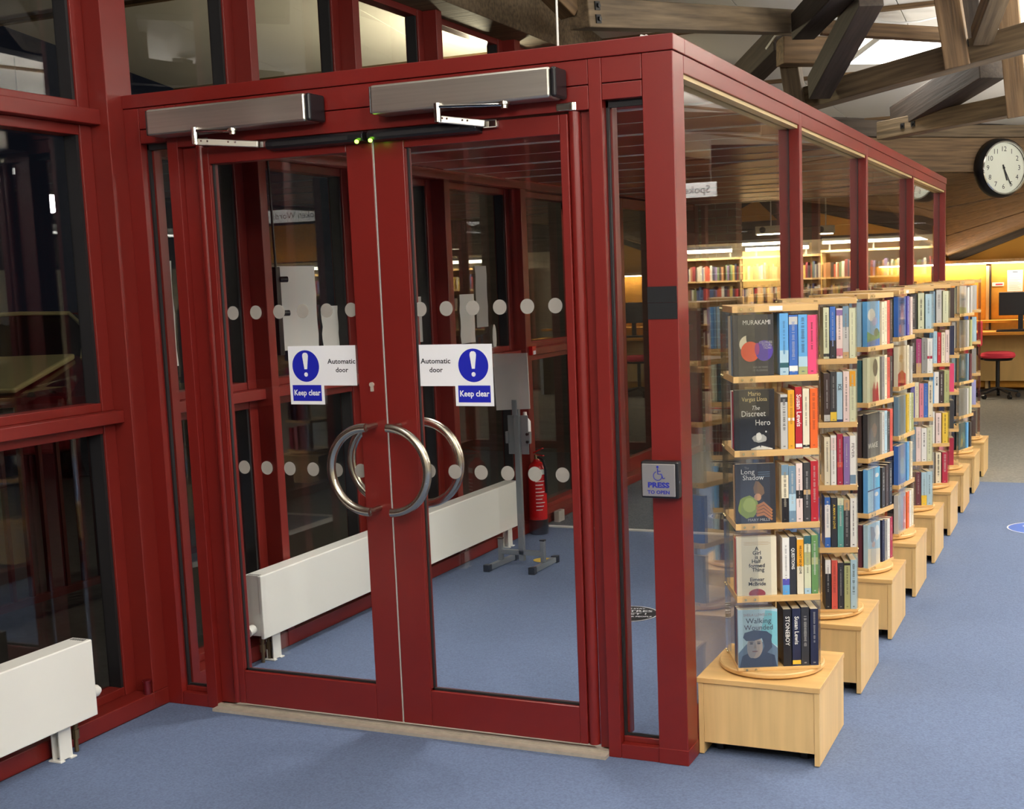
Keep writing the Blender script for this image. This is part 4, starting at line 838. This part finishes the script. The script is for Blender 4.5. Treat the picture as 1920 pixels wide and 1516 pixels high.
# ------------------------------------------------------------------ book spinners
SP = 0.29
TH = [24, 18, 76, 82, 22, 25, 12, 75, 14]
SN = ['nearest spinner', 'second spinner', 'third spinner', 'fourth spinner', 'fifth spinner', 'sixth spinner', 'seventh spinner', 'eighth spinner', 'farthest spinner']
SZ = [0.315, 0.571, 0.826, 1.080, 1.333]   # tops of the five shelves
TN = ['bottom', 'second', 'middle', 'fourth', 'top']
ON = ['first', 'second', 'third', 'fourth', 'fifth', 'sixth']
SX, SY0, SDY = 0.213, 0.345, 0.8015
def make_spinner(i):
    th = R(TH[i]); cx, cy = SX, SY0 + SDY * i
    t = empty('book_spinner', (cx, cy, 0), label='%s of the row%s, beech bookstand on a square plinth' % (SN[i], ' from the doors' if 0 < i < 8 else ''), cat='bookstand', group='revolving bookstands beside the lobby')
    p = empty('plinth'); p.parent = t
    x0, x1, y0, y1 = -0.211, 0.215, -0.222, 0.212
    obj('top_panel', MB().box(x0 - 0.004, x1 + 0.003, y0 - 0.004, y1, 0.262, 0.281), 'beechx', p, bevel=0.0015)
    obj('side_panel', MB().box(x0, x0 + 0.018, y0, y1, 0.004, 0.2615), 'beech', p, bevel=0.001); obj('side_panel', MB().box(x1 - 0.018, x1, y0, y1, 0.004, 0.2615), 'beech', p, bevel=0.001)
    obj('front_panel', MB().box(x0 + 0.0185, x1 - 0.0185, y0 + 0.003, y0 + 0.021, 0.045, 0.2615), 'beech', p, bevel=0.001); obj('rear_panel', MB().box(x0 + 0.0185, x1 - 0.0185, y1 - 0.021, y1 - 0.003, 0.045, 0.2615), 'beech', p)
    for sx in (-1, 1):
        for sy in (-1, 1): obj('castor', MB().cyl((sx * 0.15 - .012, sy * 0.15, 0.022), (sx * 0.15 + .012, sy * 0.15, 0.022), 0.022, n=12).box(sx * .15 - .018, sx * .15 + .018, sy * .15 - .018, sy * .15 + .018, 0.04, 0.262), 'black', p)
    obj('turntable', MB().lathe([(0.0, 0.285), (0.183, 0.285), (0.187, 0.289), (0.187, 0.299), (0.183, 0.303), (0.0, 0.303)], 56, (0.0, -0.005, 0)), 'beechx', t, smooth=True)
    obj('bearing', MB().cyl((0, -0.005, 0.281), (0, -0.005, 0.285), 0.12, n=24), 'black', t)
    rz = (0, 0, th); h = SP / 2
    for z in SZ + [1.570]:
        hh = 0.022 if z != SZ[0] else 0.0118
        sh = obj('shelf', MB().box(-h, h, -h, h, z - hh, z), 'beechx', t, rot=rz, bevel=0.0012)
        if z != SZ[0] or True:
            sc = MB()
            for q in range(4):
                a = R(90 * q); ca, sa = math.cos(a), math.sin(a)
                for u in (0.030, 0.062):
                    f = lambda x, y: (x * ca - y * sa, x * sa + y * ca, z - hh / 2)
                    sc.cyl(f(-h + u, -h - 0.0035), f(-h + u, -h - 0.006), 0.0042, n=8)
            obj('screw', sc, 'brass', sh)
    if i in (0, 3): obj('shelf_label', MB().box(-0.02, 0.025, -h - 0.0016, -h - 0.0004, 1.552, 1.567), 'sign', t, rot=rz)
    obj('column', MB().box(-0.012, 0.012, -0.012, 0.012, 0.30, 1.57), 'beech', t, rot=rz)
    for q in range(4):
        r4 = (0, 0, th + R(90 * q))
        obj('acrylic_strip', MB().box(-h + 0.018, -h + 0.075, -h - 0.0035, -h - 0.0008, 0.306, 1.58), 'acrylic', t, rot=r4)
        obj('acrylic_divider', MB().box(h - 0.0035, h - 0.001, -h - 0.0008, -h + 0.12, 0.318, 1.565), 'acrylic', t, rot=r4)
    return t
for i in range(9): make_spinner(i)

def C(r, g, b): return rgb(r, g, b)
PC = {'black': C(34, 32, 34), 'dark grey': C(58, 56, 56), 'charcoal': C(48, 48, 52), 'navy': C(36, 40, 66), 'dark blue': C(40, 54, 96), 'blue': C(60, 104, 178), 'sky blue': C(96, 160, 210), 'pale blue': C(168, 196, 208),
      'grey blue': C(112, 138, 156), 'teal': C(92, 150, 140), 'dark teal': C(50, 92, 98), 'green': C(98, 138, 82), 'olive': C(164, 168, 116), 'pale green': C(204, 206, 172), 'yellow': C(222, 188, 66), 'amber': C(224, 158, 44), 'orange': C(226, 100, 40),
      'red': C(176, 36, 46), 'crimson': C(166, 44, 66), 'coral': C(204, 86, 72), 'pink': C(224, 74, 116), 'pale pink': C(226, 204, 196), 'dusty pink': C(206, 128, 140), 'magenta': C(160, 60, 106), 'purple': C(136, 108, 158), 'violet': C(84, 80, 164), 'lavender': C(160, 160, 204),
      'cream': C(222, 212, 184), 'white': C(228, 226, 218), 'pale grey': C(188, 186, 180), 'grey': C(140, 138, 134), 'tan': C(190, 156, 112), 'brown': C(92, 68, 54), 'dark brown': C(66, 52, 48), 'plum': C(96, 50, 58)}
rnd = random.Random(3)
def book(spin, face, u, wd, dep, ht, zs, col, label, lean=0.0, near=True):
    """spine outward on side `face` (0 front, 1 left, 3 right), u = distance of its left edge from the left end of that side"""
    th = R(TH[spin]) - R(90) * (1 if face == 1 else 0) + (R(90) if face == 3 else 0)
    cx, cy = SX, SY0 + SDY * spin
    h = SP / 2; lx = -h + u + wd / 2; ly = -h + 0.003
    ca, sa = math.cos(th), math.sin(th)
    b = MB(); t = 0.0012
    b.box(-wd / 2, -wd / 2 + t, 0.0, dep, 0, ht).box(wd / 2 - t, wd / 2, 0.0, dep, 0, ht).box(-wd / 2 + t, wd / 2 - t, 0, 0.0016, 0, ht)
    o = obj('book', b, 'cover', None, (cx + lx * ca - ly * sa, cy + lx * sa + ly * ca, zs + 0.0005), (0, lean, th), color=PC[col])
    tag(o, label, 'book', 'books on the revolving stands')
    obj('page_block', MB().box(-wd / 2 + t, wd / 2 - t, 0.0016, dep - 0.003, 0.001, ht - 0.001), 'pages', o)
    return o
def band(b, wd, z0, z1, col, name='spine_band', f=1.0):
    return obj(name, MB().box(-wd / 2 * f, wd / 2 * f, -0.0004, -0.0001, z0, z1), 'print', b, color=PC[col])
def spine_text(b, s, size, z, col, fit=None, x=0.0, bold=0.0003):
    return text('spine_title', s, size, (x, -0.0004, z), (0, 0, -1), (1, 0, 0), 'print', b, PC[col], fit=fit, bold=bold)
def dress(b, wd, ht, bands, near):
    """illegible title marks and colour bands"""
    for z0, z1, c in bands: band(b, wd, ht * z0, ht * z1, c)
# front side: left to right; entry = colour or (colour, [(z0, z1, colour) bands], title, title colour, size, fit)
FR = {
 0: [[('black', [], 'STONEBOY', 'white', .020, .105), ('navy', [(.03, .10, 'yellow')], 'Susan Lewis', 'white', .021, .10), ('charcoal', [], None), ('navy', [], None)],
     [('white', [(0, .17, 'sky blue'), (.17, .28, 'violet')], None), ('charcoal', [], 'QUESTIONS', 'white', .015, .075), ('cream', [(.5, .98, 'amber')], "WE DON'T DIE OF LOVE", 'ink', .010, .10), ('pale green', [(.86, 1, 'dark teal'), (.5, .72, 'olive'), (0, .1, 'pale blue')], None), ('green', [(.5, .62, 'olive')], None)],
     [('cream', [(.82, 1, 'grey blue'), (0, .42, 'black')], None), ('grey blue', [(.2, .5, 'pale blue')], None), ('pale pink', [(.40, .54, 'black')], None), ('dark grey', [(.46, .54, 'tan')], None), ('red', [], None)],
     [('pale grey', [(.86, .95, 'dark grey')], None), ('amber', [(.48, .53, 'white')], None), ('red', [(.02, .08, 'white')], 'Susan Lewis', 'white', .022, .11), ('cream', [(.02, .06, 'black')], None), ('orange', [], None)],
     [('sky blue', [(0, .12, 'pale blue'), (.12, .2, 'dark teal'), (.2, .4, 'pale blue')], None), ('blue', [(.84, .97, 'pale grey'), (.06, .15, 'white')], None), ('sky blue', [(0, .13, 'olive'), (.13, .3, 'pale blue')], None), ('pink', [], None)]],
 1: [[('black', [(.72, 1, 'white')], None), ('coral', [], None), ('charcoal', [], None), ('olive', [(.92, .97, 'black')], None), ('pale blue', [], None)],
     [('blue', [(.2, .85, 'white')], None), ('charcoal', [], 'A MAN IN LOVE', 'yellow', .012, .10), ('teal', [(.86, 1, 'pale green')], None), ('dark grey', [(.78, 1, 'tan')], None), ('white', [], None)],
     [('cream', [], None), ('white', [(.7, .95, 'pale pink')], None), ('crimson', [(.35, .45, 'coral')], None), ('purple', [], None), ('white', [(.02, .2, 'grey blue')], 'FEVER', 'grey', .014, .06)],
     [('dark brown', [(.02, .15, 'pale grey')], None), ('dark grey', [(.02, .2, 'yellow')], None), ('pale blue', [(.0, .05, 'dark blue')], 'ICE', 'ink', .018, None), ('pale pink', [], None), ('pale green', [(.7, 1, 'amber')], None)],
     [('pale green', [(.04, .1, 'dark grey')], None), ('blue', [(0, .35, 'dark grey')], None), ('pale pink', [(.05, .2, 'dusty pink'), (.86, .97, 'purple')], None), ('pale grey', [(.6, 1, 'grey blue'), (0, .12, 'tan')], None), ('pale green', [], None)]],
 2: [['navy', 'grey', 'white', 'crimson'], ['dark grey', 'dark brown', 'charcoal'], ['pale grey', 'pale blue', 'dark grey', 'coral'], ['grey', 'cream', 'coral', 'dark grey'], ['cream', 'cream', 'coral', 'dark brown']],
 3: [['orange', 'white', 'cream'], ['sky blue', 'cream'], ['yellow', 'pale green', 'olive'], ['cream', 'pale grey'], ['violet', 'pale pink']],
 4: [['brown', 'plum', ('pale blue', [(0, .3, 'yellow')], None), 'pale blue'], [('grey blue', [], None), 'pale pink', 'white', 'pale green'], ['violet', 'cream', 'dusty pink', 'blue', 'cream'], ['dark brown', ('magenta', [(0, .3, 'tan')], None), 'grey', ('white', [(.42, .5, 'crimson')], None)], ['dark grey', 'pale green', 'pale blue']],
 5: [['grey', 'cream', 'crimson'], ['white', 'pale pink', 'yellow'], ['sky blue', ('white', [], 'ROOM', 'ink', .018, None), 'dark brown', 'olive'], ['sky blue', 'pale blue', 'red', 'cream', 'pale pink'], ['grey blue', 'pale grey', 'pale green']],
 6: [['dusty pink', 'crimson'], ['navy', 'dark grey'], ['red', 'pink'], ['plum', 'navy'], ['cream', 'dark brown']],
 7: [['sky blue', 'dark grey'], ['pale grey', 'pale green'], ['grey blue', 'plum'], ['pale grey', 'olive'], ['white', 'pale grey']],
 8: [['pale pink', 'dark brown'], ['dark brown', 'lavender'], ['red', 'grey'], ['blue', 'pale blue'], ['magenta', 'pale grey']],
}
# left side, first = the one whose cover shows on the front side
LF = {
 0: [['pale blue', 'plum', 'navy'], ['cream', 'coral', 'tan'], ['charcoal', 'tan'], ['black', 'crimson', 'white'], ['dark grey', 'grey blue', 'cream', 'cream']],
 1: [['grey'], ['blue'], ['cream'], ['dark brown'], ['dark brown']],
 2: [['pale blue', 'plum', 'olive'], ['sky blue', 'black', 'black'], ['dark grey', 'dark brown'], ['pale green', 'dark teal', 'grey'], ['sky blue', 'pale blue', 'grey blue']],
 3: [['pale grey', 'black'], ['blue', 'dark blue'], ['grey blue', 'grey'], ['cream', 'crimson'], ['blue', 'green']],
 4: [['dark teal'], ['yellow'], ['pale grey'], ['white'], ['tan']],
 7: [['dark teal', 'dark grey'], ['grey', 'black'], ['dark teal', 'pale blue'], ['grey', 'white'], ['pale grey', 'pale green']],
}
covers = {}
for i in range(9):
    for tier in range(5):
        zs = SZ[tier]; row = FR[i][tier]; n = len(row); region = 0.126; u = 0.160
        big = 0.205 if i else 0.21
        for k, e in enumerate(row):
            if isinstance(e, str): e = (e, [], None)
            col = e[0]; wmax = region / n * 0.985
            wd = min(wmax * (0.86 + 0.13 * rnd.random()), 0.034); ht = big * (0.93 + 0.075 * rnd.random())
            if i == 0 and tier == 3 and k == 0: ht = 0.187
            lab = '%s spine, %s from the left on the %s tier of the %s' % (col, ON[k], TN[tier], SN[i])
            b = book(i, 0, u, wd, 0.118 + 0.006 * rnd.random(), ht, zs, col, lab, near=i < 3)
            dress(b, wd, ht, e[1], i < 3)
            if e[2]: spine_text(b, e[2], e[4], ht * (0.62 if len(e[2]) > 5 else 0.7), e[3] if e[3] != 'ink' else 'black', e[5])
            elif i < 6:
                dk = sum(PC[col][:3]) < 0.75; tc = PC['pale grey' if dk else 'dark grey']; kk = 0.35 + 0.55 * rnd.random()
                tc = tuple(a * kk + b_ * (1 - kk) for a, b_ in zip(tc, PC[col]))
                m_ = MB(); z = ht * (0.95 - 0.1 * rnd.random()); ze = ht * (0.2 + 0.25 * rnd.random()); q0 = wd * (0.09 + 0.12 * rnd.random())
                while z > ze:
                    L = 0.0016 + 0.0022 * rnd.random(); q = q0 * (0.7 + 0.3 * rnd.random()); m_.box(-q, q, -0.0007, -0.0004, z - L, z); z -= L + 0.0011 + (0.004 if rnd.random() < .16 else 0)
                obj('spine_print', m_, 'print', b, color=tc); o_ = band(b, wd, ht * 0.04, ht * 0.06, col, 'publisher_mark', 0.3); o_.color = tc
            u += region / n
        for k, col in enumerate(LF.get(i, [[]] * 5)[tier]):
            wd = 0.026 if k else 0.022; ht = big * (0.985 if k == 0 else 0.92 + 0.06 * rnd.random())
            uL = SP - 0.006 - 0.030 * k - wd        # measured along the left side, ending at the front corner
            lab = '%s book %s back on the left side, %s tier of the %s' % (col, ON[k], TN[tier], SN[i])
            if k == 0: lab = '%s book facing out with its cover, %s tier of the %s' % (col, TN[tier], SN[i])
            b = book(i, 1, uL, wd, 0.137, ht, zs, col, lab)
            if k == 0: covers[(i, tier)] = (b, wd, 0.137, ht)

# printing on the covers that face the camera; local frame of a left-side book: right = +y, up = +z, normal = +x
def cov(key):
    b, wd, dp, ht = covers[key]
    def T(s, size, y, z, col, fit=None, bold=0.0, shear=0.0):
        c = PC[col] if isinstance(col, str) else col
        return text('cover_title', s, size, (wd / 2 + 0.0011, y * dp, z * ht), (0, 1, 0), (0, 0, 1), 'print', b, c, fit=fit, bold=bold, shear=shear)
    def P(poly, col, lay=1, name='cover_print'):
        c = PC[col] if isinstance(col, str) else col
        return obj(name, MB().prism([(p[0] * dp, p[1] * ht) for p in poly], (wd / 2 + 0.0002 * (lay - 1) + 0.00005, 0, 0), (0, 1, 0), (0, 0, 1), (0.0002, 0, 0)), 'print', b, color=c)
    return T, P, ht / dp
def ell(cx, cy, rx, ry, n=24, a0=0, a1=360): return [(cx + rx * math.cos(R(a0 + (a1 - a0) * i / n)), cy + ry * math.sin(R(a0 + (a1 - a0) * i / n))) for i in range(n + (1 if a1 - a0 < 360 else 0))]
def blob(cx, cy, rx, ry, n=18, sd=1, rough=0.18):
    q = random.Random(sd); return [(cx + rx * (1 + rough * (q.random() - .5)) * math.cos(2 * math.pi * i / n), cy + ry * (1 + rough * (q.random() - .5)) * math.sin(2 * math.pi * i / n)) for i in range(n)]
T, P, k = cov((0, 4)); T('MURAKAMI', .022, .58, .87, 'white', fit=.092)
P(ell(.36, .52, .21, .145, 24), 'cream'); P(ell(.52, .62, .20, .17, 24), 'dark grey', 2); P(ell(.42, .40, .235, .165), C(222, 84, 52), 3); P(ell(.76, .41, .22, .17), C(86, 66, 150), 4); P(ell(.585, .44, .06, .10), C(150, 60, 120), 5)
T('COLORLESS', .011, .80, .545, 'pale grey', fit=.044); T('TSUKURU', .011, .83, .50, 'pale grey', fit=.034); T('TAZAKI', .011, .84, .455, 'pale grey', fit=.027)
T('AND HIS YEARS', .009, .66, .14, 'grey', fit=.05); T('OF PILGRIMAGE', .009, .66, .09, 'grey', fit=.05)
T, P, k = cov((0, 3)); T('Mario', .021, .5, .93, C(214, 190, 130), fit=.042); T('Vargas Llosa', .021, .5, .84, C(214, 190, 130), fit=.086)
T('The', .021, .52, .695, 'white', fit=.026, shear=.3); T('Discreet', .028, .47, .60, 'white', fit=.082); T('Hero', .028, .70, .45, 'white', fit=.05)
P(blob(.62, .19, .18, .07, sd=4), 'pale grey'); P(blob(.60, .22, .07, .07, sd=2), 'white', 2); P([(.40, .02), (.62, .07), (.64, .03), (.66, .07), (.94, .02), (.94, 0.005), (.40, .005)], 'white', 2); P(ell(.78, .30, .02, .015), 'white', 2)
T, P, k = cov((0, 2)); T('The', .012, .28, .93, 'grey', fit=.016); T('Long', .024, .30, .865, 'white', fit=.046); T('Shadow', .024, .44, .765, 'white', fit=.072)
P(blob(.30, .28, .25, .19, sd=5), C(140, 160, 60)); P(blob(.34, .31, .17, .12, sd=8), C(170, 186, 84), 2); P([(.44, .60), (.50, .71), (.58, .70), (.70, .60), (.72, .50), (.62, .44), (.46, .50)], C(126, 98, 70), 2); P(blob(.55, .44, .09, .06, sd=3), C(196, 144, 104), 3)
for q in range(4): P([(.50, .30 - .05 * q), (.70, .36 - .06 * q), (.92, .22 - .05 * q), (.90, .19 - .05 * q), (.70, .31 - .06 * q), (.52, .26 - .05 * q)], C(176, 116, 74), 3)
T('MARY MILLS', .013, .57, .055, 'pale grey', fit=.075); 
for q in range(3): P([(.56, .86 - .035 * q), (.86, .86 - .035 * q), (.86, .852 - .035 * q), (.56, .852 - .035 * q)], 'grey blue')
T, P, k = cov((0, 1))
for q, (s, y) in enumerate((('A', .50), ('Girl', .50), ('is a', .54), ('Half', .48), ('formed', .50), ('Thing', .53))): T(s, .019, y, .80 - .072 * q, 'black', bold=.0003)
T('Eimear', .018, .50, .275, 'black', bold=.0003); T('McBride', .018, .50, .20, 'black', bold=.0003)
P([(x, max(.004, z)) for x, z in ell(.50, .03, .21, .085)], C(150, 40, 40)); P([(.495, .11), (.51, .115), (.515, .08), (.50, .08)], 'dark brown', 2)
for q in range(3): P([(.18, .915 - .022 * q), (.80 + .05 * (q % 2), .915 - .022 * q), (.80 + .05 * (q % 2), .909 - .022 * q), (.18, .909 - .022 * q)], 'tan')
T, P, k = cov((0, 0)); P([(.0, .0), (1, 0), (1, .32), (.8, .45), (.2, .40), (0, .25)], C(96, 118, 142)); P([(.55, .55), (1, .35), (1, .95), (.7, .98)], C(120, 184, 196), 1)
T('SHEILA LLEWELLYN', .013, .5, .905, C(150, 120, 116), fit=.098); T('Walking', .026, .52, .80, C(50, 54, 66), fit=.088); T('Wounded', .026, .52, .685, C(70, 62, 74), fit=.10)
P([(.02, 0), (.10, .20), (.32, .27), (.66, .27), (.92, .2), (.98, 0)], C(52, 66, 92), 2); P(ell(.42, .355, .20, .20), C(176, 162, 152), 3); P(ell(.34, .33, .12, .17), C(150, 146, 148), 4)
P([(.12, .52), (.16, .60), (.40, .645), (.72, .62), (.86, .55), (.84, .47), (.60, .50), (.40, .46), (.20, .46)], C(58, 72, 96), 5); P([(.60, .50), (.66, .36), (.60, .26), (.72, .24), (.86, .34), (.84, .48)], C(60, 70, 92), 4)
for x in (.33, .52): P(ell(x, .41, .045, .012), C(60, 60, 72), 5); P(ell(x, .435, .055, .008), C(70, 66, 72), 5)
P([(.42, .42), (.46, .33), (.39, .325)], C(140, 128, 124), 5); P(ell(.42, .275, .075, .012), C(120, 90, 92), 5)
T('From the trenches', .006, .28, .075, 'pale grey') if False else None
# third to eighth spinners: simple pictures on the covers that face out
T, P, k = cov((2, 4)); P([(0, 0), (1, 0), (1, .16), (0, .1)], 'blue'); P([(0, .1), (1, .16), (1, .3), (.5, .24), (0, .34)], 'green', 1); P(blob(.75, .3, .2, .09, sd=6), C(70, 96, 60), 2); P(blob(.35, .7, .3, .14, sd=9), 'white', 1); P(blob(.6, .55, .2, .1, sd=10), 'lavender', 1)
T, P, k = cov((2, 3)); P([(.42, 0), (.42, .3), (.6, .5), (.85, .42), (.95, 0)], 'red'); P([(.55, .48), (.68, .72), (.82, .48), (.68, .25)], 'cream', 2); P(ell(.64, .76, .19, .2), 'dark grey', 3)
T, P, k = cov((2, 2)); T('WAKE', .034, .42, .26, 'white', fit=.105); P(blob(.56, .6, .2, .16, sd=11), C(120, 92, 80)); P(blob(.3, .45, .2, .22, sd=12), C(84, 84, 100)); T('WAKE', .016, .2, .06, 'tan') if False else None
T, P, k = cov((2, 1)); P([(.02, .02), (.47, .02), (.47, .49), (.02, .49)], 'pale blue'); P([(.53, .02), (.98, .02), (.98, .49), (.53, .49)], 'sky blue'); P([(.02, .52), (.47, .52), (.47, .98), (.02, .98)], C(130, 190, 214)); P([(.53, .52), (.98, .52), (.98, .98), (.53, .98)], C(90, 172, 206)); P(blob(.76, .82, .15, .05, sd=13), 'white', 2); P(blob(.72, .38, .15, .05, sd=14), 'white', 2)
P([(.47, 0), (.53, 0), (.53, 1), (.47, 1)], 'navy', 2); P([(0, .49), (1, .49), (1, .52), (0, .52)], 'navy', 3)
T, P, k = cov((2, 0)); P([(0, 0), (1, 0), (1, .35), (0, .45)], 'cream'); P([(.2, .95), (.5, .9), (.62, .7), (.42, .52), (.25, .6)], 'grey', 2); P(blob(.45, .5, .13, .07, sd=15), C(206, 170, 146), 3); P(blob(.75, .75, .2, .18, sd=16), 'white', 1)
T, P, k = cov((3, 4)); T('D', .03, .25, .72, 'white'); T('M', .03, .72, .72, 'white'); P([(.3, .02), (.42, .6), (.6, .6), (.75, .02)], 'lavender'); P(blob(.3, .2, .14, .12, sd=17), 'dusty pink', 2)
T, P, k = cov((3, 3)); P([(0, 0), (1, 0), (1, .28), (.5, .4), (0, .32)], 'red'); P(blob(.4, .7, .25, .1, sd=18), 'tan')
T, P, k = cov((3, 1)); P(blob(.6, .4, .3, .3, sd=19), 'sky blue')
T, P, k = cov((3, 0)); P([(.62, .05), (.9, .05), (.92, .9), (.74, .9)], 'orange')
T, P, k = cov((4, 4)); T('IRON', .03, .52, .72, C(120, 90, 60)) if False else None; P([(.1, .15), (.3, .35), (.22, .5), (.12, .4)], 'crimson'); P([(.2, .1), (.5, .3), (.52, .27), (.25, .06)], 'brown', 2)
T, P, k = cov((4, 3)); P(ell(.3, .66, .12, .14), 'dark grey'); P(blob(.35, .4, .14, .2, sd=20), 'grey', 1)
T, P, k = cov((4, 1)); P(blob(.3, .22, .22, .12, sd=21), 'red'); P([(0, 0), (1, 0), (1, .07), (0, .1)], 'amber')
T, P, k = cov((7, 0)); P([(.25, .1), (.4, .6), (.55, .5), (.6, .1)], 'olive'); P(blob(.6, .45, .25, .2, sd=22), 'teal', 1); P(ell(.5, .3, .1, .12), 'yellow', 2)
T, P, k = cov((7, 2)); P(blob(.5, .5, .3, .3, sd=23), 'grey blue'); P(blob(.6, .6, .15, .2, sd=24), 'pale blue', 2)
T, P, k = cov((7, 4)); P([(0, 0), (1, 0), (1, .2), (0, .25)], 'olive')
